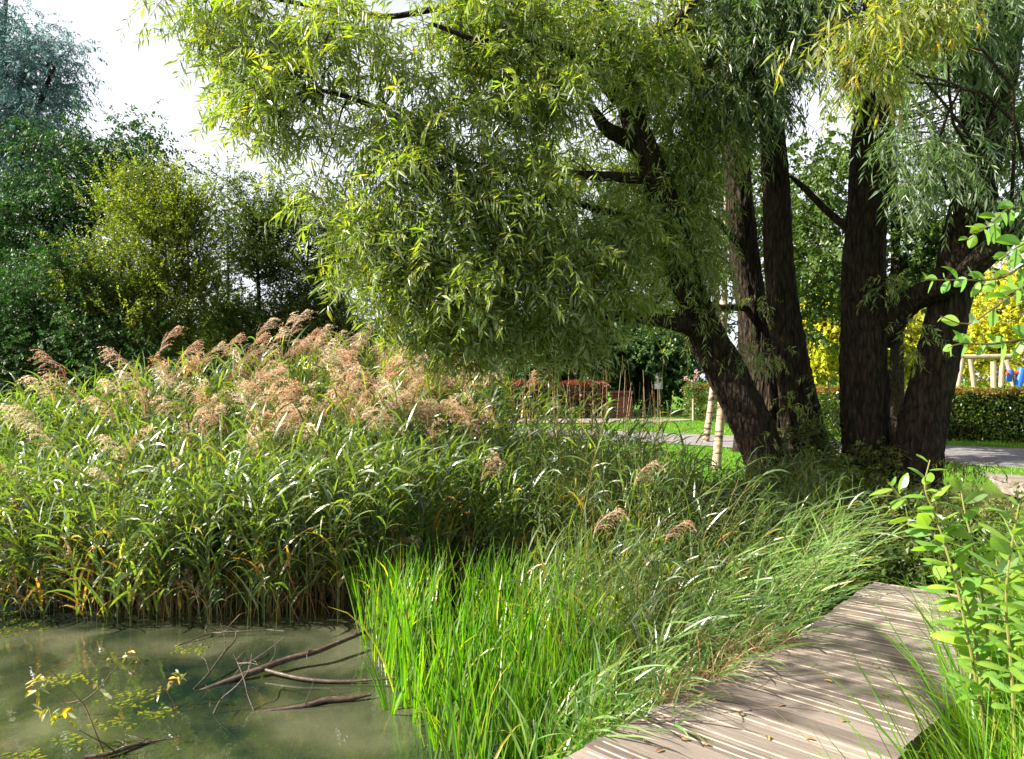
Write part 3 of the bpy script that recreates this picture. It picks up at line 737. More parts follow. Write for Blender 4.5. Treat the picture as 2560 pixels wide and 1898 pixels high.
shr = [('dark shrub behind the copper hedge, left of the white board', (1380, 1045, 34), [(1380, 900, 120, 70, 34, 2), (1300, 940, 90, 50, 34, 1.6)]),
       ('dark evergreen shrub beside the white board beyond the gravel path', (1620, 1048, 35), [(1640, 930, 90, 110, 36.5, 1.2), (1580, 880, 110, 90, 36, 1.6)]),
       ('broad dark tree behind the far lawn, left of the birches', (1480, 1045, 38), [(1480, 820, 200, 110, 38, 2.5), (1700, 830, 120, 110, 38, 2), (1250, 860, 160, 110, 38, 2)]),
       ('dark tree far behind the reeds and the willow crown', (1080, 1045, 38), [(1080, 880, 160, 140, 38, 2.5), (950, 950, 150, 90, 38, 2.5)])]
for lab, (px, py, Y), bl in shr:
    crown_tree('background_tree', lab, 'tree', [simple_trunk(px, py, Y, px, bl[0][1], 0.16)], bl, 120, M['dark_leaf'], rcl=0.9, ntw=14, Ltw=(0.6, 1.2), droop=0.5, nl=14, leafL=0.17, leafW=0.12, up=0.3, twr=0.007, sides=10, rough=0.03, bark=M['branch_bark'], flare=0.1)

# ------------------------------------------------------------------ trees and shrubs on the left bank
crown_tree('tall_tree', 'tall tree at the top left edge, blue lens haze coloured into its leaves', 'tree',
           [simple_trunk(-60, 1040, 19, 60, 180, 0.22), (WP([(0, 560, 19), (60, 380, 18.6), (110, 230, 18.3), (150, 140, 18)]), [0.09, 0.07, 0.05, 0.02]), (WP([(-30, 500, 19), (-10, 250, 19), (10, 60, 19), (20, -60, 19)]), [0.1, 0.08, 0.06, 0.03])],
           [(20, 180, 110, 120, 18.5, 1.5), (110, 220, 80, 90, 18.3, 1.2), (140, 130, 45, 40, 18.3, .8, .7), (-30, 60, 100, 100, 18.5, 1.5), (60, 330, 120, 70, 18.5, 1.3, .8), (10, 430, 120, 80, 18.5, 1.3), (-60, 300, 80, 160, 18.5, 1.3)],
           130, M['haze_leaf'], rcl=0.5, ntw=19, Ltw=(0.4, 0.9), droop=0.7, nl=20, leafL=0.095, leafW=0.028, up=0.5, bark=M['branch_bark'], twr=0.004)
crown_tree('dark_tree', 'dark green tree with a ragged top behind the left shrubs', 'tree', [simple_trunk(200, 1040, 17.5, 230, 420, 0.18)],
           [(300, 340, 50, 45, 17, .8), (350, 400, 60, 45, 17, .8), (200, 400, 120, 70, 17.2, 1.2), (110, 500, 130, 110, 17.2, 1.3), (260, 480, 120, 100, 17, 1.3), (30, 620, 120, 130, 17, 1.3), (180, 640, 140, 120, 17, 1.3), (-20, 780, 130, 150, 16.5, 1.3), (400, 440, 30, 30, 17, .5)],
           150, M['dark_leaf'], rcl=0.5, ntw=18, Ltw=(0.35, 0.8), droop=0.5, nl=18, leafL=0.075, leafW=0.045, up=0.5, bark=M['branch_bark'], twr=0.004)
crown_tree('tall_shrub', 'yellow-green shrub with upright leafy shoots on the far bank', 'shrub', [simple_trunk(400, 1040, 13.5, 380, 600, 0.06), simple_trunk(330, 1040, 13.5, 300, 650, 0.05), simple_trunk(460, 1040, 13.5, 470, 600, 0.05)],
           [(300, 530, 60, 70, 13.5, .7), (400, 560, 90, 90, 13.5, .8), (480, 580, 60, 80, 13.5, .7), (330, 700, 130, 130, 13.5, .9), (470, 720, 90, 130, 13.5, .8), (400, 860, 170, 120, 13.3, .9), (250, 790, 110, 120, 13.2, .8), (300, 480, 25, 30, 13.5, .4)],
           190, M['shrub_leaf'], rcl=0.3, ntw=16, Ltw=(0.3, 0.7), droop=-0.25, nl=24, leafL=0.052, leafW=0.026, up=0.9, lgrav=0.0, spread=0.7, bark=M['branch_bark'], twr=0.003, flare=0.1, sides=10)
crown_tree('tall_shrub', 'feathery darker shrub right of the yellow-green one, sky gleaming through it', 'shrub', [simple_trunk(650, 1040, 15, 640, 560, 0.07), simple_trunk(560, 1040, 15, 570, 600, 0.06), simple_trunk(760, 1040, 15, 770, 600, 0.06)],
           [(560, 560, 60, 60, 15, .6, .8), (640, 540, 60, 60, 15, .6, .8), (720, 560, 90, 80, 15, .7), (820, 620, 70, 110, 15, .7), (640, 680, 120, 70, 15, .5, .6), (780, 740, 90, 70, 15, .6, .75), (560, 800, 70, 80, 15, .7), (700, 860, 180, 90, 14.8, .9, 1.3), (830, 830, 70, 80, 14.8, .7), (600, 460, 30, 30, 15, .4, .7), (620, 620, 90, 60, 15, .6, .8)],
           235, M['mid_leaf'], rcl=0.35, ntw=16, Ltw=(0.3, 0.7), droop=0.0, nl=20, leafL=0.055, leafW=0.032, up=0.7, lgrav=0.1, bark=M['branch_bark'], twr=0.003, flare=0.1, sides=10)
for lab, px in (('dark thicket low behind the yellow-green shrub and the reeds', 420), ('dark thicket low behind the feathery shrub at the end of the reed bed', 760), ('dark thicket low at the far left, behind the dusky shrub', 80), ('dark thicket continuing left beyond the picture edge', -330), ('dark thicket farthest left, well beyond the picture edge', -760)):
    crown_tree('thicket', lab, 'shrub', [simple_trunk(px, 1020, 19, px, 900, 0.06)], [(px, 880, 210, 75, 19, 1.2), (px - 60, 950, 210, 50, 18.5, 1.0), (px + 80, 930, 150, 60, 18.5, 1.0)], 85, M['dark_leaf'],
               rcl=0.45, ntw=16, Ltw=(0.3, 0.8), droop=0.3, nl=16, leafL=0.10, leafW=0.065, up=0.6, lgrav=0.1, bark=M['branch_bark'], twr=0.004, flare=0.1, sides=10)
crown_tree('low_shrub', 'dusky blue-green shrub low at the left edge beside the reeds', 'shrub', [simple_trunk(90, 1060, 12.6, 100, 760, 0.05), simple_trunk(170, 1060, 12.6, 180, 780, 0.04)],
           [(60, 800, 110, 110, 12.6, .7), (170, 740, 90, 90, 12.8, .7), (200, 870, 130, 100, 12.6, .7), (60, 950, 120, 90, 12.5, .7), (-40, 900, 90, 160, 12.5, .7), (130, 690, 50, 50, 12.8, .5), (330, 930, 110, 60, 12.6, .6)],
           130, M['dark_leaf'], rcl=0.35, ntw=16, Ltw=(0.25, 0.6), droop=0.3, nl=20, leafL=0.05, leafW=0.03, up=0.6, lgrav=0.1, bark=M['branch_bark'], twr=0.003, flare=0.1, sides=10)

# ------------------------------------------------------------------ birches
for k, (px, py, Y, top, r, lab) in enumerate([(1764, 1107, 19.6, 560, 0.075, 'thin pale birch on the lawn, the farther of two behind the leaning trunk'),
                                             (1790, 1177, 13.8, 480, 0.07, 'thin pale birch close behind the leaning trunk, nearer of the two')]):
    a = W(px, py, Y); a[2] = -0.05
    b = W(px + 30 - 10 * k, (py + top) / 2, Y); c = W(px + 25, top, Y)
    crown_tree('birch_tree', lab, 'tree', [([a, (a + b) / 2 + [0.03, 0, 0], b, c], [r * 1.15, r, r * 0.85, r * 0.4])],
               [(px + 10, top + 60, 60, 80, Y, .8), (px - 30, top + 160, 60, 60, Y, .6)], 14, M['park_leaf'], rcl=0.35, ntw=12, Ltw=(0.3, 0.6), nl=12, leafL=0.06, leafW=0.045, bark=M['birch'], flare=0.1, sides=12, rough=0.015)


# ------------------------------------------------------------------ hedges
def hedge(label, pts, width, h, mat, n, redtop=False):
    t = thing('hedge', label, 'hedge', loc=(pts[0][0], pts[0][1], 0))
    core = MB(); fm = MB()
    for a, b in zip(pts[:-1], pts[1:]):
        a = np.array(a, float); b = np.array(b, float)
        L = np.linalg.norm(b - a); ang = math.atan2(b[1] - a[1], b[0] - a[0])
        c = (a + b) / 2; nv = np.array([-math.sin(ang), math.cos(ang)])
        box(core, (*(c + nv * width / 2), h * 0.48), L - 0.05, width * 0.8, h * 0.9, rot=ang)
        k = int(n * L)
        s = rng.random(k); q = rng.random(k)
        side = rng.random(k)
        hz = rng.random(k)
        off = np.where(side < 0.55, U(-0.1, 0.06, k), np.where(side < 0.62, width + U(-0.06, 0.1, k), q * width))
        z = np.where(side < 0.62, hz * h, h + U(-0.09, 0.05, k) + 0.03 * np.sin(s * L * 3))
        P = np.stack([a[0] + (b[0] - a[0]) * s + nv[0] * off, a[1] + (b[1] - a[1]) * s + nv[1] * off, z], -1)
        D = nrm(rng.normal(size=(k, 3)) + np.where(side < 0.55, 1.0, 0)[:, None] * np.array([-nv[0], -nv[1], -0.3])[None] + np.array([0, 0, 0.2]))
        v = np.clip(rng.random(k) + (0.18 - 0.45 * (z > h - 0.12)), 0, 1) if redtop else rng.random(k) * 0.9 + 0.1
        kites(fm, P, D, rng.normal(size=(k, 3)), 0.085 * U(0.7, 1.2, k), 0.06, v)
    core.build('twigs', M['hedge_core'], t)
    fm.build('foliage', mat, t)


hedge('long clipped beech hedge along the asphalt path, in front of the swing frame', [(7.0, 31.3), (8.3, 24.0), (8.8, 21.0), (12.9, 19.6), (20, 17.5)], 1.0, 1.33, M['hedge_leaf'], 2300, True)
hedge('copper-leaved hedge behind the gravel path, left of the red bin', [(-4, 31.6), (3.9, 31.4)], 1.0, 1.5, M['hedge_red'], 1500, True)

# ------------------------------------------------------------------ things beyond the lawn
def cyl(mb, a, b, r, sides=10, v=0.5):
    a = np.array(a, float); b = np.array(b, float)
    limb(mb, [a, (a + b) / 2, b], [r, r, r], sides=sides, step=max(0.2, np.linalg.norm(b - a) / 3), rough=0.0, v=v)


t = thing('litter_bin', 'dark red metal bin standing at the right end of the copper hedge', 'bin', loc=(4.4, 31.3, 0))
b = MB(); box(b, (4.4, 31.3, 0.55), 0.72, 0.5, 1.0); b.build('body', M['maroon'], t)
b = MB(); box(b, (4.4, 31.3, 1.10), 0.84, 0.6, 0.08); b.build('lid', M['maroon'], t)
for x in (4.02, 4.78):
    b = MB(); box(b, (x, 31.03, 0.56), 0.05, 0.05, 1.12); b.build('post', M['maroon'], t)

t = thing('notice_board', 'small white board on a post among the dark shrubs', 'sign', loc=(6.55, 34.6, 0))
b = MB(); box(b, (6.55, 34.6, 1.55), 0.36, 0.04, 0.75); b.build('board', M['white'], t)
b = MB(); cyl(b, (6.55, 34.65, 0), (6.55, 34.65, 1.2), 0.03); b.build('post', M['pole'], t)

t = thing('flowering_rose', 'pink flowering bush tied to a pale stake at the near end of the long hedge', 'plant', loc=tuple(W(1733, 1050, 29.5) * [1, 1, 0]))
x0, y0 = t.location.x, t.location.y
b = MB(); cyl(b, (x0, y0, 0), (x0, y0, 1.15), 0.045); b.build('stake', M['pole'], t)
fm = MB(); wm = MB()
foliage(fm, wm, np.array([[x0, y0, 1.35], [x0 + 0.2, y0, 1.1], [x0 - 0.15, y0, 1.5]]), 0.3, 14, (0.2, 0.45), 0.4, 10, 0.09, 0.06)
fm.build('foliage', M['park_leaf'], t); wm.build('stems', M['twig'], t)
k = 14
for q in range(6):
    fl = MB(); cc = np.array([x0, y0, 1.62]) + rng.normal(0, 0.13, 3); kites(fl, cc + np.zeros((k, 3)), nrm(rng.normal(size=(k, 3))), rng.normal(size=(k, 3)), 0.1, 0.09, rng.random(k))
    fl.build('flower', M['petal'], t)

YP = 27.0
def z8(x, y, Y=YP): return W(2050 + x / 2.36, 650 + y / 2.36, Y)
def down(p, z=-0.05): q = np.array(p); q[2] = z; return q

t = thing('swing_frame', 'weathered timber swing frame rising above the hedge at right', 'swing frame', loc=tuple(down(z8(1000, 700), 0)))
for top, bot in (((838, 570), (812, 750)), ((1077, 565), (1068, 760))):
    b = MB(); p0, p1 = z8(*top), z8(*bot); d = p1 - p0; cyl(b, p0, p0 + d * (p0[2] / -d[2]), 0.085); b.build('post', M['pole'], t)
    b = MB(); p2 = p0 + [0, 1.9, 0]; cyl(b, p2, down(p2 + [0.5, 0.3, 0]), 0.085); b.build('post', M['pole'], t)
b = MB(); cyl(b, z8(800, 573), z8(1135, 568), 0.085); b.build('beam', M['pole'], t)
b = MB(); p = z8(1024, 600, 26.4); cyl(b, p, down(p), 0.09)
tag(b.build('wooden_post', M['pole']), 'short round timber post left of the swing frame upright', 'post')
t = thing('climbing_frame', 'blue and red climbing frame beside the timber swing frame', 'climbing frame', loc=tuple(down(z8(1190, 700), 0)))
b = MB(); p0, p1 = z8(1192, 640, 26.6), z8(1165, 755, 26.6); d = p1 - p0; cyl(b, p0, p0 + d * (p0[2] / -d[2]), 0.13, 14); b.build('slanted_post', M['blue'], t)
b = MB(); cyl(b, z8(1104, 668, 26.6), z8(1200, 665, 26.6), 0.075); b.build('rail', M['red'], t)
b = MB(); cyl(b, z8(1122, 650, 26.6), z8(1116, 718, 26.6), 0.09); b.build('grip', M['blue'], t)
b = MB(); p0, p1 = z8(1100, 592, 26.8), z8(1148, 755, 26.8); d = p1 - p0; cyl(b, p0, p0 + d * (p0[2] / -d[2]), 0.075); b.build('brace', M['pole'], t)

# ------------------------------------------------------------------ lawn grass
def lawn():
    mb = MB()
    for (x0, x1, y0, y1, n, h) in ((1.5, 13, 9.5, 19, 42000, 0.06), (3.5, 16, 19, 31, 26000, 0.08)):
        x = U(x0, x1, n); y = U(y0, y1, n)
        sd = pond_sd(x, y)
        k = (sd > 1.8) & (hollow(x, y) < 0.1)
        x, y = x[k], y[k]
        # keep off the paths
        onp = (y > 19.4 - (x - 3.6) * 1.06 - 0.0) & (y < 22.8 - (x - 4.6) * 0.73)
        x, y = x[~onp], y[~onp]
        n2 = len(x)
        P = np.stack([x, y, ground_z(x, y) - 0.005], -1)
        D = nrm(np.stack([rng.normal(0, .3, n2), rng.normal(0, .3, n2), np.ones(n2)], -1))
        kites(mb, P, D, rng.normal(size=(n2, 3)), h * U(0.6, 1.5, n2), 0.012 * (1 + h * 3), U(0.1, 1, n2), droop=0.1)
    tag(mb.build('lawn_grass', M['grass']), 'short mown grass of the lawn between the paths', 'grass', kind='stuff')


lawn()


# ------------------------------------------------------------------ reeds
def reed_batch(lm, sm, base, H, lean, nlv, leafL, leafW, fr=(0.15, 1.0), bend=1.2, wind=(0, 0), vleaf=None, m=7, r=0.0035, upang=1.3, sv=(0.2, 1.0), pl=None):
    """lm leaves, sm stems.  lean (n,2) horizontal offset of the tip"""
    n = len(base)
    t = np.linspace(0, 1, m)
    P = base[:, None, :].repeat(m, 1)
    P[..., 2] += H[:, None] * t * (1 - 0.12 * (np.hypot(lean[:, 0], lean[:, 1]) / H)[:, None] * t)
    P[..., 0] += lean[:, None, 0] * t ** 1.8
    P[..., 1] += lean[:, None, 1] * t ** 1.8
    R = np.linspace(r, r * 0.45, m)[None].repeat(n, 0)
    svv = U(*sv, n)
    tubes(sm, P, R, 4, v=svv)
    s = (np.tile(np.linspace(fr[0], fr[1], nlv), (n, 1)) + rng.normal(0, 0.03, (n, nlv))).clip(0.02, 0.999) * (m - 1)
    i0 = s.astype(int); f = (s - i0)[..., None]; ar = np.arange(n)[:, None]
    A = P[ar, i0]; B = P[ar, np.minimum(i0 + 1, m - 1)]
    Q = A * (1 - f) + B * f
    T = nrm(B - A)
    az = U(0, 2 * np.pi, n)[:, None] + np.where(np.arange(nlv) % 2, np.pi, 0)[None] + rng.normal(0, 0.45, (n, nlv))
    hd = np.stack([np.cos(az) + wind[0], np.sin(az) + wind[1], np.zeros_like(az)], -1)
    hd = nrm(hd)
    D = nrm(T * upang + hd * U(0.5, 1.0, (n, nlv, 1)))
    S = nrm(np.cross(D, T) + 0.25 * rng.normal(size=(n, nlv, 3)))
    k = n * nlv
    L = (leafL * U(0.6, 1.2, (n, nlv)) * (1 - 0.25 * (s / (m - 1)))).ravel()
    v = (rng.random((n, 1)) * 0.3 + rng.random((n, nlv)) * 0.7).ravel() if vleaf is None else vleaf(n, nlv, s / (m - 1)).ravel()
    blades(lm, Q.reshape(-1, 3), D.reshape(-1, 3), S.reshape(-1, 3), L, leafW * U(0.7, 1.2, k), bend * U(0.4, 1.5, k), v, nseg=5, twist=U(-1.2, 1.2, k))
    return P


def in_poly(x, y, poly):
    ins = np.zeros(len(x), bool); p = np.array(poly, float)
    for i in range(len(p)):
        a, b = p[i], p[(i + 1) % len(p)]
        c = (a[1] > y) != (b[1] > y)
        ins ^= c & (x < (b[0] - a[0]) * (y - a[1]) / (b[1] - a[1] + 1e-12) + a[0])
    return ins


def scatter(poly, n):
    p = np.array(poly); lo, hi = p.min(0), p.max(0)
    X = np.zeros(0); Y = np.zeros(0)
    while len(X) < n:
        x = U(lo[0], hi[0], n * 2); y = U(lo[1], hi[1], n * 2)
        k = in_poly(x, y, poly); X = np.append(X, x[k]); Y = np.append(Y, y[k])
    return X[:n], Y[:n]


# silhouette of the reed bed top (photo pixels)
TOPX = [-200, 0, 130, 260, 420, 560, 700, 820, 950, 1060, 1180, 1260, 1350, 1450, 1560, 1700]
TOPY = [1010, 985, 950, 935, 915, 890, 860, 840, 850, 880, 920, 950, 980, 1010, 1060, 1120]


def topz(x, y):
    px = 1280 + x / y * F
    return CZ - (np.interp(px, TOPX, TOPY) - 949) / F * y


def leafv(n, m, s):
    v = rng.random((n, 1)) * 0.25 + rng.random((n, m)) * 0.7 + 0.05
    dead = rng.random((n, m)) < (0.30 * (1 - s) ** 2)
    return np.where(dead, rng.random((n, m)) * 0.08, np.maximum(v, 0.1))


BED = [(-6.2, 7.6), (-4.6, 7.15), (-3.3, 6.9), (-2.3, 6.75), (-1.5, 6.9), (-0.6, 7.3), (0.6, 7.5), (1.6, 8.0), (1.7, 9.0), (0.8, 9.8), (-0.8, 10.4), (-3, 10.6), (-6, 10.8), (-8.5, 10.0)]
lm = MB(); sm = MB()
n = 1500
x, y = scatter(BED, n)
# front rows denser
xf, yf = scatter([(-6.0, 7.5), (-3.3, 6.9), (-2.3, 6.75), (-1.5, 6.9), (-0.4, 7.3), (-0.4, 8.0), (-2.5, 7.6), (-6.2, 8.3)], 450)
xb, yb = scatter([(-6.5, 9.4), (1.0, 9.2), (0.8, 9.9), (-0.8, 10.5), (-3, 10.7), (-7, 10.8)], 420)
xo, yo = scatter([(-6.2, 7.3), (-4.6, 6.7), (-3.3, 6.45), (-2.2, 6.45), (-1.4, 6.7), (-1.4, 6.95), (-2.3, 6.8), (-3.3, 6.95), (-6.2, 7.7)], 150)
kk = np.sin(xo * 5.3) + np.sin(xo * 12.1 + 1) > -0.2
xo, yo = xo[kk], yo[kk]
x = np.concatenate([x, xf, xb, xo]); y = np.concatenate([y, yf, yb, yo]); n = len(x)
pxx = 1280 + x / y * F
tpy = np.interp(pxx, TOPX, TOPY) + np.clip(9.7 - y, 0, 3) * 105 + 15 + np.abs(rng.normal(0, 55, n))
tz = CZ - (tpy - 949) / F * y
H = np.clip(tz - (WL - 0.1), 0.5, 2.7) * 1.04
base = np.stack([x, y, np.full(n, WL - 0.1)], -1)
lean = np.stack([rng.normal(0.0, 0.22, n) + 0.12, rng.normal(-0.08, 0.16, n)], -1) * H[:, None] * 0.6
lean[:, 0] += np.where(x < -3.6, -0.25, 0)
reed_batch(lm, sm, base, H, lean, 12, 0.44, 0.028, wind=(0.25, -0.2), vleaf=leafv, fr=(0.22, 1.0), bend=1.1)
xo, yo = scatter([(-5.6, 7.3), (-3.3, 6.8), (-1.5, 6.75), (-0.9, 7.0), (-1.5, 7.3), (-5.6, 7.8)], 120)
Hf = U(0.9, 1.9, 120)
lf = np.stack([rng.normal(0.1, 0.45, 120), -U(0.1, 0.75, 120)], -1) * Hf[:, None] * 0.8
reed_batch(lm, sm, np.stack([xo, yo, np.full(120, WL - 0.1)], -1), Hf, lf, 9, 0.42, 0.026, vleaf=leafv, fr=(0.3, 1.0), bend=1.4)
# dead lower leaves and old stalks near the water line
n = 1300
x, y = scatter([(-5.5, 7.4), (-3.3, 6.85), (-1.9, 6.7), (-0.6, 7.1), (0.6, 7.5), (0.4, 8.2), (-5.5, 8.4)], n)
P = np.stack([x, y, np.full(n, WL - 0.05)], -1)
D = nrm(np.stack([rng.normal(0, .28, n), rng.normal(0, .28, n), np.ones(n)], -1))
om = MB()
blades(om, P, D, rng.normal(size=(n, 3)), U(0.3, 1.0, n), 0.012, U(0, 1.8, n), rng.random(n) * 0.5, nseg=4, prof='grass')
# bent old stalks
rb = MB()
oa = lm.build('reed_leaves', M['reed_leaf']); tag(oa, 'dense mass of long green reed leaves filling the reed bed', 'reeds', kind='stuff')
ob = sm.build('reed_stalks', M['stem']); tag(ob, 'crowded thin stalks of the reed bed standing in the water', 'reeds', kind='stuff')
oc = om.build('dead_reed_litter', M['straw']); tag(oc, 'rusty brown dead reed leaves along the waterline of the bed', 'dead reeds', kind='stuff')

# dry bare stalks behind
n = 170
px = np.concatenate([U(600, 1000, 110), U(1300, 1660, 60)])
Y = np.concatenate([U(9.2, 10.4, 110), U(8.6, 9.8, 60)])
pt = np.concatenate([U(835, 930, 110), U(880, 1040, 60)])
base = np.stack([(px - 1280) / F * Y, Y, np.full(n, WL - 0.05)], -1)
H = CZ - (pt - 949) / F * Y - base[:, 2]
m = 6; t_ = np.linspace(0, 1, m)
P = base[:, None, :].repeat(m, 1); P[..., 2] += H[:, None] * t_
P[..., 0] += rng.normal(0.02, 0.09, n)[:, None] * t_ ** 2
sm = MB(); tubes(sm, P, np.linspace(0.0045, 0.002, m)[None].repeat(n, 0), 4, v=U(0.2, 0.9, n))
tag(sm.build('dry_reed_stalks', M['straw']), 'bare straw-coloured reed stalks standing up behind the green reeds', 'reeds', kind='stuff')


# flowering reeds: individuals with a plume
def plume_mesh(k, Lp, nb, droopy):
    mb = MB()
    m = 10; t = np.linspace(0, 1, m)
    ax = np.stack([Lp * (0.55 + 0.25 * droopy) * t ** 1.6, 0.02 * np.sin(3 * t + k), Lp * (t * (1.0 - 0.35 * droopy * t))], -1)
    tubes(mb, ax[None], np.linspace(0.0025, 0.001, m)[None], 4)
    s = U(0.03, 1.0, nb) * (m - 1); i0 = np.minimum(s.astype(int), m - 2); f = (s - i0)[:, None]
    P0 = ax[i0] * (1 - f) + ax[i0 + 1] * f; T = nrm(ax[i0 + 1] - ax[i0])
    tt = s / (m - 1)
    az = U(0, 2 * np.pi, nb)
    side = np.stack([np.cos(az) * 0.8 + 0.35, np.sin(az), 0 * az], -1)
    d = nrm(T * 1.25 + side * 0.6)
    L = Lp * (0.25 + 0.45 * np.sin(np.pi * np.clip(tt * 0.85 + 0.12, 0, 1))) * U(0.7, 1.2, nb)
    mm = 6; pts = [P0]
    for q in range(mm - 1):
        d = nrm(d + np.array([0.04, 0, -0.22 * (0.5 + q * 0.4) * (0.5 + droopy)]))
        pts.append(pts[-1] + d * (L / (mm - 1))[:, None])
    path = np.stack(pts, 1)
    tubes(mb, path, np.linspace(0.0011, 0.0006, mm)[None].repeat(nb, 0), 3, v=U(0, 0.6, nb))
    ns = 17
    s2 = U(0.08, 0.999, (nb, ns)) * (mm - 1); j0 = np.minimum(s2.astype(int), mm - 2); g = (s2 - j0)[..., None]; ar = np.arange(nb)[:, None]
    A = path[ar, j0]; B = path[ar, j0 + 1]
    Q = (A * (1 - g) + B * g).reshape(-1, 3)
    TT = nrm(B - A).reshape(-1, 3)
    D = nrm(TT + 0.55 * rng.normal(size=TT.shape))
    n = len(Q)
    kites(mb, Q, D, rng.normal(size=(n, 3)), 0.021 * U(0.6, 1.3, n), 0.0042, np.clip(0.15 + 0.75 * tt.repeat(ns) * U(0.3, 1.2, n) + U(-0.2, 0.3, n), 0, 1))
    return mb, ax


VARS = []
for k, (Hh, Lp, dr) in enumerate([(1.3, 0.30, 0.9), (1.9, 0.36, 0.7), (2.5, 0.40, 0.8), (3.2, 0.42, 0.5), (2.5, 0.34, 0.12), (3.2, 0.36, 0.08), (1.9, 0.40, 1.0), (3.2, 0.44, 0.95), (2.5, 0.38, 0.5)]):
    lm = MB(); sm = MB()
    lean = np.array([[0.16 * Hh, 0.02]])
    Pp = reed_batch(lm, sm, np.zeros((1, 3)), np.array([Hh]), lean, 11, 0.42, 0.027, vleaf=leafv, fr=(0.3, 0.93), bend=1.2, m=10, r=0.0035)
    pm, ax = plume_mesh(k, Lp, 27, dr * 0.75)
    tip = Pp[0, -1]
    for a in range(len(pm.V)): pm.V[a] = pm.V[a] + tip
    VARS.append(dict(H=Hh, tip=tip + np.array([ax[-1][0], 0, ax[-1][2]]) * 0.7, straight=dr < 0.3,
                     s=sm.mesh('stem', M['stem']), l=lm.mesh('leaves', M['reed_leaf']), p=pm.mesh('plume', M['plume'])))


def flowering_reed(px, py, Y, label, group, az, straight=False, sc=1.0):
    target = W(px, py, Y)
    need = target[2] - (WL - 0.05)
    c = [v for v in VARS if v['straight'] == straight and v['tip'][2] * sc >= need]
    if not c: c = [max(VARS, key=lambda v: v['H'])]
    hmin = min(v['H'] for v in c)
    v = random.choice([q for q in c if q['H'] <= hmin + 0.01])
    tip = v['tip'] * sc
    ca, sa = math.cos(az), math.sin(az)
    loc = target - np.array([tip[0] * ca - tip[1] * sa, tip[0] * sa + tip[1] * ca, tip[2]])
    t = thing('flowering_reed', label, 'reed', group, loc=tuple(loc))
    t.rotation_euler = (0, 0, az); t.scale = (sc,) * 3
    for nm, key in (('stem', 's'), ('leaves', 'l'), ('plume', 'p')):
        o = bpy.data.objects.new(nm, v[key]); COL.objects.link(o); o.parent = t
    return t


LZ = {'left': ('reed bending left with a drooping fluffy plume, at the left side of the bed', 'plumed reeds on the left side of the bed'),
      'mid': ('reed with a feathery pinkish plume standing in the middle of the bed', 'plumed reeds in the middle of the bed'),
      'back': ('tall reed with an upright bronze plume against the dark shrubs behind', 'tall plumed reeds at the back'),
      'right': ('reed with a rusty pink plume, right part of the bed under the willow', 'plumed reeds under the willow crown')}
main = [(125, 905, 8.0), (150, 960, 8.0), (95, 960, 8.2), (300, 900, 8.0), (320, 950, 7.9), (280, 970, 7.9), (360, 990, 8.0), (250, 1010, 7.7), (405, 910, 8.1), (425, 950, 8.0), (95, 1080, 7.6), (60, 1030, 8.0), (30, 1030, 8.2),
        (10, 1170, 7.4), (350, 1090, 7.5), (280, 1110, 7.4), (260, 1190, 7.2), (480, 1290, 7.0), (280, 1290, 7.0), (700, 1350, 6.95), (190, 1400, 6.9), (480, 1450, 6.8), (460, 1160, 7.4), (70, 1250, 7.2),
        (540, 1250, 7.2), (230, 1330, 7.0), (40, 1360, 7.0)]
for px, py, Y in main:
    z = 'left' if px < 500 else 'mid'
    flowering_reed(px, py, Y, LZ[z][0], LZ[z][1], math.pi + U(-0.6, 0.6) if px < 340 else U(0, 6.28), sc=U(0.95, 1.15))
for px, py, Y in [(430, 835, 9.3), (535, 880, 9.2), (665, 815, 9.6), (720, 810, 9.7), (755, 795, 9.8), (810, 830, 9.6), (580, 860, 9.4), (690, 850, 9.5), (850, 845, 9.5), (770, 850, 9.4), (470, 880, 9.2), (640, 860, 9.5), (900, 840, 9.6), (880, 870, 9.3)]:
    flowering_reed(px, py, Y, LZ['back'][0], LZ['back'][1], U(-0.8, 0.8), straight=True, sc=U(0.95, 1.1))
for q in range(105):
    px = U(400, 1230); f = rng.random() ** 1.3
    top = np.interp(px, TOPX, TOPY)
    py = top + 5 + f * 180; Y = 9.6 - f * 1.6
    flowering_reed(px, py, Y, LZ['mid'][0], LZ['mid'][1], U(0, 6.28), straight=rng.random() < 0.35, sc=U(0.9, 1.2))
for q in range(26):      # thick cluster of plumes below the willow edge
    px = U(800, 1230); py = U(880, 1030); Y = U(8.0, 9.0)
    flowering_reed(px, py, Y, LZ['right'][0], LZ['right'][1], U(0, 6.28), sc=U(1.0, 1.3))
for px, py, Y in [(955, 1040, 7.9), (830, 1150, 7.6), (950, 1160, 7.5), (1240, 1150, 7.6), (1230, 1165, 7.5), (640, 1130, 7.7), (660, 1090, 7.8), (790, 1080, 7.8), (770, 1260, 7.2), (1010, 1360, 7.1), (630, 1090, 7.9), (900, 1200, 7.5), (1350, 930, 8.8), (760, 1060, 8.0), (1000, 1000, 8.2)]:
    flowering_reed(px, py, Y, LZ['mid'][0] if px < 900 else LZ['right'][0], LZ['mid'][1] if px < 900 else LZ['right'][1], U(0, 6.28), sc=U(0.95, 1.2))
flowering_reed(1620, 1175, 6.6, 'leaning reed with a rusty plume in front of the lawn, beneath the bent willow', None, 0.5, sc=1.0)
flowering_reed(1525, 1295, 5.8, 'reed with a tan ragged plume over the dark centre of the bank', None, 0.3, sc=0.9)
flowering_reed(1700, 1320, 5.8, 'reed with a small brown plume nodding right towards the boardwalk', None, 0.0, sc=0.75)

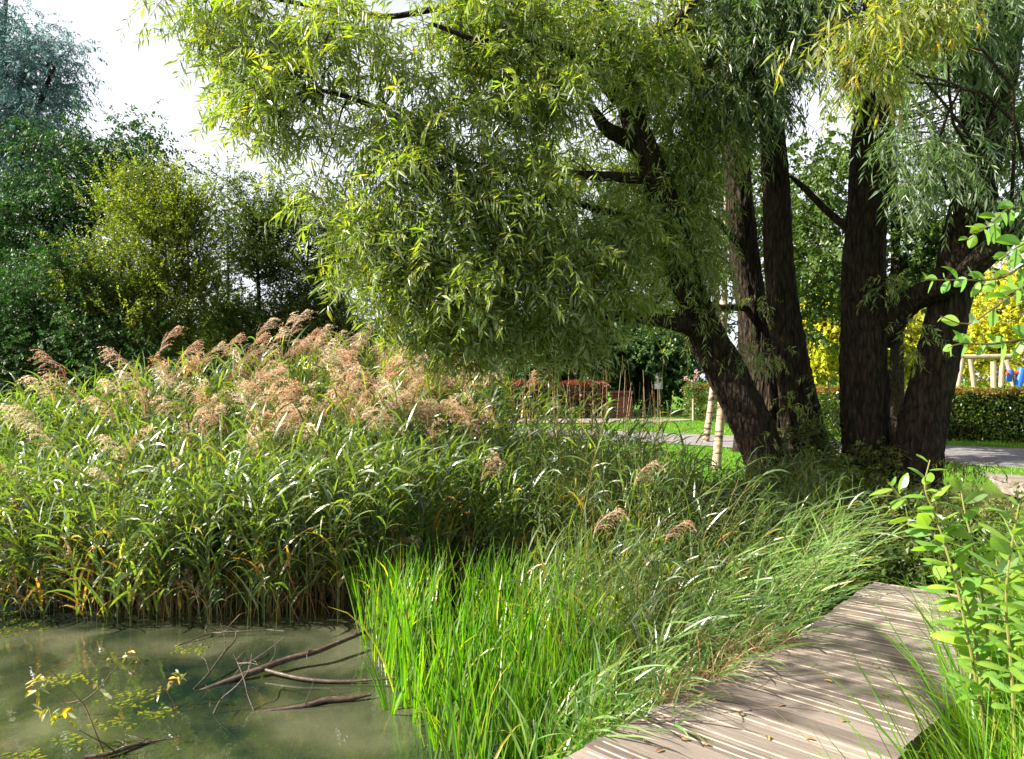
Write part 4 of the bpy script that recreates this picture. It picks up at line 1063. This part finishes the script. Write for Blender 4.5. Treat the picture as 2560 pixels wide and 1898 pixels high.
# ------------------------------------------------------------------ bank vegetation between the bed and the trunks
BANK = [(0.2, 7.4), (1.2, 6.6), (2.0, 6.6), (2.5, 7.0), (3.3, 7.6), (3.1, 9.0), (2.0, 9.2), (0.8, 9.4)]
lm = MB(); sm = MB()
n = 820
x, y = scatter(BANK, n)
H = U(0.7, 1.25, n) * np.interp(x, [0, 1.0, 1.5, 2.2, 3.2], [1.7, 1.6, 1.25, 0.85, 0.7])
base = np.stack([x, y, np.maximum(ground_z(x, y), WL - 0.1)], -1)
lean = np.stack([rng.normal(0.1, 0.2, n), rng.normal(-0.1, 0.2, n)], -1) * H[:, None]
reed_batch(lm, sm, base, H, lean, 11, 0.34, 0.018, vleaf=leafv, bend=1.4)
n = 300
x, y = scatter([(0.35, 5.3), (0.75, 4.7), (1.4, 5.6), (1.9, 6.6), (1.2, 7.0), (0.1, 7.3), (0.0, 6.6)], n)
H = U(0.45, 0.95, n)
base = np.stack([x, y, np.full(n, WL - 0.1)], -1)
lean = np.stack([rng.normal(0.1, 0.2, n), rng.normal(-0.1, 0.2, n)], -1) * H[:, None]
reed_batch(lm, sm, base, H, lean, 9, 0.36, 0.017, vleaf=leafv, bend=0.8)
tag(lm.build('bank_reed_leaves', M['reed_leaf']), 'darker reed and sedge leaves on the bank in front of the trunks', 'reeds', kind='stuff')
tag(sm.build('bank_reed_stalks', M['stem']), 'thin brownish stalks of the reeds growing on the bank', 'reeds', kind='stuff')

# leafy undergrowth around the trunk bases
def undergrowth(name, label, spots, mat, leafL, leafW, n_per, ht, ovate=False, r=0.3):
    fm = MB(); wm = MB()
    for (x, y, rad, h) in spots:
        k = n_per
        cx = x + rng.normal(0, rad * 0.6, k); cy = y + rng.normal(0, rad * 0.6, k)
        cz = ground_z(cx, cy) + U(0.02, h, k)
        foliage(fm, wm, np.stack([cx, cy, cz], -1), r * 0.5, 7, (0.12, 0.32), 0.5, 9, leafL, leafW, up=0.6, lgrav=0.1, ovate=ovate, twr=0.002)
    o = fm.build(name, mat)
    tag(o, label, 'undergrowth', kind='stuff')
    o2 = wm.build(name + '_stems', M['twig'])
    tag(o2, 'thin brown stems inside the ' + label, 'undergrowth', kind='stuff')


und = [(3.2, 9.1, 0.35, 0.5), (3.6, 9.0, 0.4, 0.6), (4.0, 9.2, 0.4, 0.7), (3.9, 9.9, 0.3, 1.0), (2.7, 8.6, 0.4, 0.45), (3.2, 8.3, 0.4, 0.4), (4.5, 9.0, 0.4, 0.35), (4.2, 8.2, 0.5, 0.35), (3.5, 7.6, 0.4, 0.35),
       (4.8, 7.7, 0.4, 0.3), (2.2, 8.4, 0.4, 0.5), (4.0, 7.2, .4, .3), (4.6, 6.8, .4, .3)]
undergrowth('undergrowth', 'low leafy undergrowth around the willow trunk bases', und, M['mid_leaf'], 0.06, 0.03, 42, 0.5)
und2 = [(3.75, 6.6, 0.3, 0.2), (4.3, 6.2, 0.3, 0.25), (3.9, 5.6, 0.3, 0.3), (4.6, 5.4, 0.4, 0.3), (3.2, 6.7, 0.3, 0.25), (3.6, 4.9, .3, .3)]
undergrowth('nettle_patch', 'green leafy patch beyond the end of the boardwalk', und2, M['park_leaf'], 0.07, 0.04, 40, 0.3)
# suckers on the trunks
cs = np.array(WP([(1905, 1150, 9.3), (1950, 1120, 9.3), (2050, 1120, 9.8), (2060, 1020, 9.9), (1975, 1010, 9.8), (1870, 900, 9.3), (1900, 760, 10.2), (2210, 700, 9.3), (2200, 730, 9.3), (1840, 880, 9.4), (1930, 900, 9.9), (2060, 950, 9.9), (2230, 1180, 9.2), (2380, 1150, 8.9), (2420, 1170, 8.8), (1900, 880, 9.9), (2270, 820, 8.8), (2290, 870, 8.8)]))
for c in cs:
    best = min(TREES, key=lambda q: np.linalg.norm(q[1] - c, axis=1).min())
    fm = MB(); wm = MB()
    foliage(fm, wm, c[None], 0.16, 10, (0.15, 0.35), 1.2, 14, 0.07, 0.016, up=0.3)
    so_ = wm.build('sprout', M['twig'], best[0]); q_ = fm.build('leaves', M['willow']); q_.parent = so_

# ------------------------------------------------------------------ iris bed
IR = [(-1.35, 7.0), (-1.35, 6.4), (-0.95, 5.6), (-0.72, 5.0), (-0.5, 4.4), (-0.3, 3.8), (-0.15, 3.35), (0.05, 3.4), (0.45, 3.9), (0.65, 4.4), (0.75, 5.2), (0.7, 6.0), (-0.2, 6.9)]
im = MB()
n = 2300
x, y = scatter(IR, n)
kk = (np.sin(x * 7.1 + 1.3 * y) + np.sin(y * 6.3 - 2 * x) + rng.normal(0, .6, n)) > -0.7
x, y = x[kk], y[kk]; n = len(x)
P = np.stack([x, y, np.full(n, WL - 0.05)], -1)
cl = np.round(x * 5) * 1.7 + np.round(y * 5) * 2.3
az = cl + rng.normal(0, .5, n)
D = nrm(np.stack([np.cos(az) * 0.16 + rng.normal(0.03, .11, n), np.sin(az) * 0.16 + rng.normal(0, .11, n), np.ones(n)], -1))
Ln = U(0.35, 0.88, n) * np.interp(y, [3.4, 5, 6.5], [0.82, 1.0, 1.0])
v = U(0.05, 1, n); dead = rng.random(n) < 0.08; v[dead] = 0.0
blades(im, P, D, nrm(np.stack([np.cos(az + 1.57), np.sin(az + 1.57), 0 * az], -1)), Ln, U(0.012, 0.021, n), np.where(dead, 1.5, U(0.05, 0.9, n)), v, nseg=6, prof='sword', twist=U(-0.5, 0.5, n), keel=0.25)
tag(im.build('iris_leaves', M['iris']), 'bright green sword-shaped iris leaves rising from the pond beside the boardwalk', 'iris', kind='stuff')
# lone iris tuft
for (px, py, lab) in [(975, 1780, 'lone iris tuft with a few bright blades, standing apart in the water'), (1115, 1850, 'small iris tuft at the very front of the green iris bed')]:
    c = WG(px, py)
    mb = MB(); k = 7
    az = U(0, 6.28, k)
    D = nrm(np.stack([np.cos(az) * 0.45, np.sin(az) * 0.45, np.ones(k)], -1))
    blades(mb, c + np.stack([np.cos(az) * .02, np.sin(az) * .02, np.full(k, -0.06)], -1), D, nrm(np.stack([-np.sin(az), np.cos(az), 0 * az], -1)), U(0.3, 0.55, k), 0.017, U(0.1, 0.8, k), U(.1, .8, k), nseg=6, prof='sword', keel=0.25)
    tag(mb.build('iris_tuft', M['iris']), lab, 'iris')

# ------------------------------------------------------------------ bluish reed shoots arching over the boardwalk
lm = MB(); sm = MB()
def shoots(poly, n, H0, H1, lx, ly, nlv, L, Wd, bend=0.9, zb=None, wind=(0.25, -0.3)):
    x, y = scatter(poly, n)
    H = U(H0, H1, n)
    z = np.maximum(ground_z(x, y), WL - 0.1) if zb is None else np.full(n, zb)
    lean = np.stack([rng.normal(lx, 0.18, n), rng.normal(ly, 0.15, n)], -1) * H[:, None]
    reed_batch(lm, sm, np.stack([x, y, z], -1), H, lean, nlv, L, Wd, fr=(0.2, 1.0), bend=bend, wind=wind, r=0.0025, upang=0.8,
               vleaf=lambda a, b, s: np.where(rng.random((a, b)) < 0.12 * (1 - s), 0.02, rng.random((a, b)) * 0.9 + 0.1))


shoots([(1.75, 5.4), (2.35, 6.1), (2.9, 7.2), (2.2, 7.5), (1.5, 6.3)], 95, 0.7, 1.25, 0.45, -0.22, 12, 0.42, 0.015, bend=0.35)
shoots([(0.95, 4.15), (1.5, 4.75), (1.75, 5.3), (1.4, 5.9), (0.9, 5.2), (0.6, 4.4)], 85, 0.5, 0.95, 0.3, -0.25, 10, 0.34, 0.016, bend=0.45)
shoots([(0.2, 3.45), (0.6, 3.75), (0.9, 4.1), (0.6, 4.6), (0.25, 4.2), (0.0, 3.6)], 60, 0.4, 0.9, 0.15, -0.2, 10, 0.34, 0.015, bend=0.4)
tag(lm.build('young_reed_leaves', M['reed_cool']), 'slender blue-green reed leaves arching over the edge of the boardwalk', 'reeds', kind='stuff')
tag(sm.build('young_reed_stems', M['stem']), 'fine stems of the blue-green reeds beside the boardwalk', 'reeds', kind='stuff')
# dry tufts on the deck edge
mb = MB(); n = 420
c = np.array([(1.35, 4.55), (1.05, 4.2), (1.6, 4.85), (0.8, 3.95)])[rng.integers(0, 4, n)]
P = np.stack([c[:, 0] + rng.normal(0, .07, n), c[:, 1] + rng.normal(0, .07, n), np.full(n, -0.05)], -1)
D = nrm(np.stack([rng.normal(0.45, .5, n), rng.normal(-0.35, .5, n), np.full(n, 0.9)], -1))
blades(mb, P, D, rng.normal(size=(n, 3)), U(0.12, 0.35, n), 0.006, U(0.8, 2.2, n), U(0, 1, n), nseg=4)
tag(mb.build('dry_grass_tufts', M['straw']), 'dry straw tufts hanging over the left edge of the boardwalk', 'dry grass', kind='stuff')

# ------------------------------------------------------------------ right side grasses and saplings
mb = MB(); n = 5500
x, y = scatter([(1.0, 1.6), (1.62, 2.85), (1.95, 3.35), (2.45, 3.95), (3.0, 4.7), (3.6, 5.6), (4.2, 5.2), (3.5, 3.5), (2.2, 1.6)], n)
k = (x - y > -1.45)
x, y = x[k], y[k]; n = len(x)
P = np.stack([x, y, ground_z(x, y)], -1)
D = nrm(np.stack([rng.normal(-0.02, .24, n), rng.normal(0, .24, n), np.ones(n)], -1))
blades(mb, P, D, rng.normal(size=(n, 3)), U(0.35, 1.15, n), U(0.006, 0.013, n), U(0.3, 1.5, n), U(0.0, 1, n), nseg=6)
tag(mb.build('bank_grass', M['grass']), 'tall bright grass along the right side of the boardwalk', 'grass', kind='stuff')
fm = MB(); wm = MB()
x, y = scatter([(1.75, 2.6), (2.4, 3.4), (3.0, 4.3), (3.8, 4.6), (3.2, 3.0), (2.2, 1.9)], 330)
cs = np.stack([x, y, U(-0.35, 0.45, 330)], -1)
foliage(fm, wm, cs, 0.15, 5, (0.15, 0.35), 0.2, 9, 0.055, 0.028, up=0.8, lgrav=0.0, ovate=True, twr=0.0015)
tag(fm.build('bank_herbs', M['grass']), 'small-leaved bright herbs tangled in the right-hand grass', 'herbs', kind='stuff')
tag(wm.build('bank_herb_stems', M['stem']), 'thin green stems of the herbs in the right-hand grass', 'herbs', kind='stuff')


def leafy_shoot(fm, wm, pts, r0, nlv, leafL, leafW, start=0.1, v0=0.1):
    C, r = catmull(pts, np.linspace(r0, r0 * 0.35, len(pts)), 0.03)
    m = len(C)
    tubes(wm, C[None], r[None], 6)
    s = np.linspace(start, 0.99, nlv) * (m - 1); i0 = np.minimum(s.astype(int), m - 2); f = (s - i0)[:, None]
    P = C[i0] * (1 - f) + C[i0 + 1] * f; T = nrm(C[i0 + 1] - C[i0])
    az = np.arange(nlv) * 2.4 + U(0, 6)
    a = nrm(np.cross(T, np.array([0.1, 1, 0.0]))); b = np.cross(T, a)
    side = a * np.cos(az)[:, None] + b * np.sin(az)[:, None]
    D = nrm(T * 0.55 + side * 0.9 + [0, 0, 0.1])
    S = nrm(np.cross(D, T) + 0.15 * rng.normal(size=(nlv, 3)))
    L = leafL * U(0.65, 1.15, nlv) * np.interp(s / (m - 1), [0, 0.85, 1], [1, 1, 0.6])
    blades(fm, P + D * 0.006, D, S, L, L * leafW / leafL, U(0.3, 1.1, nlv), np.clip(v0 + U(0, 0.9, nlv), 0, 1), nseg=6, prof='ovate', keel=0.3, twist=U(-0.4, 0.4, nlv))


t = thing('sapling', 'sallow sapling with rounded pale green leaves beside the boardwalk, lower right', 'sapling', loc=(1.75, 2.7, -0.4))
fm = MB(); wm = MB()
YS = 2.75
for pts, nn in [([(2480, 1960, 2.7), (2440, 1700, 2.7), (2395, 1480, 2.7), (2342, 1300, YS), (2312, 1220, YS), (2325, 1150, YS)], 26),
                ([(2470, 1900, 2.7), (2430, 1560, 2.75), (2347, 1360, 2.8), (2279, 1275, 2.85), (2220, 1205, 2.85)], 24),
                ([(2500, 1950, 2.8), (2470, 1600, 2.8), (2440, 1400, 2.8), (2414, 1290, 2.85), (2402, 1225, 2.9)], 26),
                ([(2540, 1950, 2.5), (2530, 1700, 2.5), (2515, 1500, 2.5), (2530, 1360, 2.5), (2548, 1260, 2.5)], 22),
                ([(2500, 1900, 2.9), (2470, 1700, 2.9), (2420, 1560, 2.9), (2380, 1500, 2.9), (2340, 1420, 2.9)], 20),
                ([(2560, 1900, 2.4), (2590, 1650, 2.4), (2580, 1500, 2.4), (2560, 1420, 2.4)], 16),
                ([(2450, 1800, 3.0), (2480, 1620, 3.0), (2500, 1480, 3.0), (2490, 1400, 3.1)], 20)]:
    fm = MB(); wm = MB(); leafy_shoot(fm, wm, WP(pts), 0.006, int(nn * 1.35), 0.115, 0.058, start=0.25)
    so_ = wm.build('shoot', M['stem'], t); q_ = fm.build('leaves', M['sapling']); q_.parent = so_

t = thing('sapling', 'alder bough with round leaves reaching in from the right edge, before the willow limb', 'sapling', loc=(2.6, 2.9, 0.5))
fm = MB(); wm = MB()
for pts, nn in [([(2900, 1500, 3.1), (2800, 900, 3.1), (2700, 600, 3.1), (2650, 500, 3.1)], 30),
                ([(2740, 700, 3.1), (2620, 640, 3.1), (2500, 695, 3.1), (2400, 700, 3.1), (2310, 700, 3.1)], 22),
                ([(2720, 640, 3.1), (2600, 540, 3.1), (2530, 520, 3.1), (2470, 565, 3.1), (2420, 600, 3.1)], 22),
                ([(2760, 760, 3.0), (2620, 690, 3.0), (2500, 760, 3.0), (2420, 810, 3.0), (2350, 790, 3.0)], 8),
                ([(2780, 820, 3.0), (2640, 760, 3.0), (2560, 720, 3.0), (2520, 740, 3.0)], 18),
                ([(2780, 900, 3.0), (2600, 850, 3.0), (2480, 860, 3.0), (2400, 860, 3.0), (2370, 870, 3.0)], 16),
                ([(2740, 650, 3.0), (2640, 600, 3.0), (2560, 610, 3.0), (2500, 650, 3.0)], 16)]:
    fm = MB(); wm = MB(); leafy_shoot(fm, wm, WP(pts), 0.006, nn, 0.075, 0.052, start=0.35, v0=0.25)
    so_ = wm.build('twig', M['twig'], t); q_ = fm.build('leaves', M['sapling']); q_.parent = so_

# ------------------------------------------------------------------ dead branches in the water
def z5(x, y): return (x / 2.0255, 1200 + y / 2.0255)


def wet_branch(label, pts, rad, lift, side_twigs=6):
    P = []
    for (x, y), h in zip(pts, lift):
        px, py = z5(x, y); P.append(WG(px, py, WL + h))
    t = thing('fallen_branch', label, 'branch', 'dead branches lying in the pond', loc=tuple(P[0]))
    b = MB(); C, r = limb(b, P, rad, sides=12, step=0.025, rough=0.06)
    b.build('bough', M['wet_wood'], t, smooth=True)
    if side_twigs:
        b = MB()
        for k in range(side_twigs):
            i = rng.integers(3, len(C) - 2); c = C[i]
            d = nrm(np.array([rng.normal(0, .6), rng.normal(0, .5), abs(rng.normal(0.25, .4))])); L = U(0.06, 0.3)
            limb(b, [c, c + d * L * 0.5 + rng.normal(0, .02, 3), c + d * L + rng.normal(0, .04, 3)], [0.005, 0.003, 0.0015], sides=5, step=0.04, rough=0.05)
        b.build('twigs', M['wet_wood'], t)
    return t


t = wet_branch('longest dead branch curving up out of the water towards the irises', [(960, 1090), (1150, 1020), (1230, 990), (1330, 955), (1450, 910), (1600, 870), (1700, 830), (1860, 765), (1960, 730)],
               [0.012, 0.018, 0.022, 0.024, 0.022, 0.02, 0.018, 0.014, 0.01], [-0.02, 0.01, 0.03, 0.05, 0.07, 0.09, 0.10, 0.12, 0.14], 9)
b = MB()
limb(b, [WG(*z5(x, y), WL + h) for (x, y), h in zip([(1330, 958), (1500, 1000), (1650, 1018), (1800, 1018), (2010, 1003)], [0.045, 0.03, 0.02, 0.02, 0.03])], [0.013, 0.012, 0.012, 0.01, 0.007], sides=10, step=0.03, rough=0.06)
b.build('side_bough', M['wet_wood'], t, smooth=True)
wet_branch('dark knobbly branch half sunk in front of the longest one', [(1190, 1195), (1400, 1165), (1560, 1140), (1650, 1115), (1780, 1105), (1880, 1085)], [0.006, 0.010, 0.014, 0.02, 0.016, 0.01], [-0.01, 0.0, 0.012, 0.02, 0.02, 0.03], 5)
wet_branch('thin dark branch at the bottom edge of the pond', [(430, 1405), (560, 1385), (700, 1340), (830, 1315), (920, 1300)], [0.012, 0.012, 0.008, 0.005, 0.003], [0.02, 0.02, 0.01, 0.0, 0.0], 5)
wet_branch('pale pinkish branch slanting into the pond at the left edge', [(-80, 460), (60, 535), (150, 560), (250, 592), (370, 645), (480, 695)], [0.02, 0.016, 0.013, 0.011, 0.008, 0.006], [0.30, 0.22, 0.17, 0.12, 0.05, 0.0], 8)
wet_branch('thin bare branch rising at a slant between reeds and open water', [(980, 1060), (1060, 975), (1130, 880), (1190, 810), (1195, 770)], [0.005, 0.006, 0.006, 0.006, 0.004], [0.0, 0.05, 0.10, 0.15, 0.18], 2)
wet_branch('slim dark branch lying across the shaded water by the reeds', [(900, 838), (1000, 800), (1080, 775), (1250, 765), (1380, 755)], [0.003, 0.005, 0.006, 0.005, 0.003], [0.0, 0.02, 0.03, 0.04, 0.04], 4)
wet_branch('fine curved twig poking from the water below the longest branch', [(1080, 1185), (1120, 1110), (1200, 1040), (1260, 960), (1275, 880)], [0.004, 0.004, 0.004, 0.003, 0.002], [0.0, 0.08, 0.16, 0.24, 0.32], 2)
wet_branch('forked bare twig standing in the water beside the knobbly branch', [(1285, 1168), (1255, 1090), (1235, 1010), (1205, 930), (1180, 880)], [0.004, 0.004, 0.003, 0.003, 0.002], [0.0, 0.07, 0.15, 0.2, 0.25], 2)


def leafy_twig(label, stems, leafspots, nl=5, L=0.07):
    p0 = WG(*z5(*stems[0][0][:2]), WL)
    t = thing('leafy_twig', label, 'twig', 'twigs with yellow leaves in the pond', loc=tuple(p0))
    wm = MB(); fm = MB()
    for st in stems:
        base = WG(*z5(*st[0][:2]), WL + st[0][2]); Yb = base[1]
        P = [base]
        for (x, y, dy) in st[1:]:
            px, py = z5(x, y); P.append(W(px, py, Yb + dy))
        limb(wm, P, np.linspace(0.005, 0.002, len(P)), sides=6, step=0.03, rough=0.05)
    for (x, y) in leafspots:
        px, py = z5(x, y); c = W(px, py, p0[1] + 0.05)
        d = nrm(rng.normal(size=(nl, 3)) * [1, .7, .6] + [0, 0, -0.35])
        blades(fm, c + rng.normal(0, .012, (nl, 3)), d, rng.normal(size=(nl, 3)), U(0.6, 1.1, nl) * L, L * 0.28, U(0.2, 1.0, nl), U(0, 0.45, nl), nseg=4, prof='ovate', keel=0.2)
    wm.build('stems', M['twig'], t); fm.build('leaves', M['willow_yellow'], t)


leafy_twig('forked twig with yellow leaves at the bottom left corner of the pond', [[(530, 1390, 0), (480, 1270, 0), (430, 1150, 0.05), (400, 1110, 0.05), (330, 1040, 0.05), (245, 955, 0.05)], [(415, 1125, 0.10), (500, 1060, 0.05), (560, 980, 0.1), (595, 945, 0.1)], [(405, 1115, 0.1), (330, 1130, 0), (280, 1085, 0)]],
           [(200, 985), (185, 1020), (180, 1080), (200, 1060), (240, 1150), (310, 1160), (290, 1200), (355, 1165), (340, 1200), (220, 1165), (495, 1060)], 4)
leafy_twig('twig with bright yellow leaves in the middle of the open water', [[(900, 1175, 0), (870, 1110, 0), (830, 1050, 0), (780, 990, 0), (745, 950, 0)], [(850, 1070, 0.1), (880, 1020, 0), (930, 985, 0)]], [(895, 970), (920, 1000), (845, 1040), (800, 1075), (890, 990), (860, 1180)], 4, 0.055)
leafy_twig('small yellow-leaved twig close to the reed edge', [[(730, 935, 0), (700, 900, 0), (650, 900, 0), (560, 905, 0)]], [(650, 885), (690, 905), (710, 950), (560, 915), (700, 930), (640, 900)], 4, 0.05)

# floating and drowned weed
mb = MB(); n = 420
cx = np.array([z5(*p) for p in [(80, 380), (150, 450), (60, 700), (180, 730), (620, 1130), (560, 1240), (350, 1310), (800, 1190), (420, 1000), (950, 860), (700, 1080), (140, 1400), (550, 1400), (300, 1020), (30, 760)]])
q = rng.integers(0, len(cx), n)
px = cx[q, 0] + rng.normal(0, 26, n); py = cx[q, 1] + rng.normal(0, 9, n)
Yw = (CZ - WL) * F / (py - 949)
P = np.stack([(px - 1280) / F * Yw, Yw, np.full(n, WL + 0.003) + U(0, 0.002, n)], -1)
az = U(0, 6.28, n)
kites(mb, P, np.stack([np.cos(az), np.sin(az), 0 * az], -1), np.stack([-np.sin(az), np.cos(az), 0 * az], -1), U(0.025, 0.06, n), 0.02, U(0, 0.9, n), droop=0, fold=0.02)
tag(mb.build('pond_weed', M['shrub_leaf']), 'small yellow-green leaves floating in patches on the pond', 'pond weed', kind='stuff')

# fallen leaves on the deck
for k, (px, py) in enumerate([(1780, 1865), (2310, 1680), (1960, 1760), (2060, 1700), (1700, 1850), (1920, 1850), (1850, 1790), (2120, 1800), (2190, 1660), (1640, 1880), (2200, 1735), (2010, 1845)]):
    c = WG(px, py, 0.006)
    mb = MB(); az = U(0, 6.28, 1)
    blades(mb, c[None], np.stack([np.cos(az), np.sin(az), 0.25 + 0 * az], -1), np.stack([-np.sin(az), np.cos(az), 0.2 + 0 * az], -1), 0.045, 0.017, 0.5, U(0, 1, 1), nseg=5, prof='ovate', keel=0.5)
    tag(mb.build('fallen_leaf', M['dry_leaf']), 'small dry brown leaf lying on the sunlit boardwalk', 'leaf', 'dry leaves scattered on the boardwalk')

# ------------------------------------------------------------------ sky, sun, camera
SUN = nrm(np.array([-0.97, -0.20, 0.0])) * math.cos(math.radians(36)) + np.array([0, 0, math.sin(math.radians(36))])
az = math.atan2(SUN[0], SUN[1])
w = bpy.data.worlds.new('World'); SC.world = w; w.use_nodes = True
nt = w.node_tree; nt.nodes.clear()
sky = nt.nodes.new('ShaderNodeTexSky'); sky.sky_type = 'NISHITA'; sky.sun_disc = False
sky.sun_elevation = math.radians(36); sky.sun_rotation = az
sky.dust_density = 7.0; sky.air_density = 1.0; sky.ozone_density = 1.0
bg = nt.nodes.new('ShaderNodeBackground'); bg.inputs['Strength'].default_value = 0.05
wo = nt.nodes.new('ShaderNodeOutputWorld')
# bright thin haze low in the sky
tcw = nt.nodes.new('ShaderNodeTexCoord'); sx = nt.nodes.new('ShaderNodeSeparateXYZ'); mrw = nt.nodes.new('ShaderNodeMapRange')
nt.links.new(tcw.outputs['Generated'], sx.inputs[0]); nt.links.new(sx.outputs['Z'], mrw.inputs[0])
mrw.inputs[1].default_value = 0.38; mrw.inputs[2].default_value = 0.55; mrw.inputs[3].default_value = 0.85; mrw.inputs[4].default_value = 0.0
mxw = nt.nodes.new('ShaderNodeMix'); mxw.data_type = 'RGBA'; nt.links.new(mrw.outputs[0], mxw.inputs[0])
nt.links.new(sky.outputs[0], mxw.inputs[6]); mxw.inputs[7].default_value = (8.2, 8.4, 9.0, 1)
nt.links.new(mxw.outputs[2], bg.inputs[0]); nt.links.new(bg.outputs[0], wo.inputs[0])
sl = bpy.data.lights.new('sun', 'SUN'); sl.energy = 5.0; sl.angle = math.radians(0.5); sl.color = (1.0, 0.93, 0.82)
so = bpy.data.objects.new('sun', sl); COL.objects.link(so)
so.rotation_euler = Vector((-SUN[0], -SUN[1], -SUN[2])).to_track_quat('-Z', 'Y').to_euler()

cam = bpy.data.cameras.new('camera'); co = bpy.data.objects.new('camera', cam); COL.objects.link(co)
cam.sensor_width = 36; cam.lens = 36 * F / 2560; cam.clip_end = 3000; cam.clip_start = 0.05
co.location = (0, 0, CZ); co.rotation_euler = (math.radians(90), 0, 0)
SC.camera = co
SC.view_settings.view_transform = 'Standard'; SC.view_settings.look = 'None'; SC.view_settings.gamma = 1
SC.view_settings.exposure = 1.8
SC.render.engine = 'CYCLES'
cy = SC.cycles
cy.max_bounces = 4; cy.diffuse_bounces = 1; cy.glossy_bounces = 2; cy.transmission_bounces = 2; cy.transparent_max_bounces = 4
cy.sample_clamp_indirect = 4.0
cy.use_denoising = True
print('VERTS', sum(len(o.data.vertices) for o in SC.objects if o.type == 'MESH'))
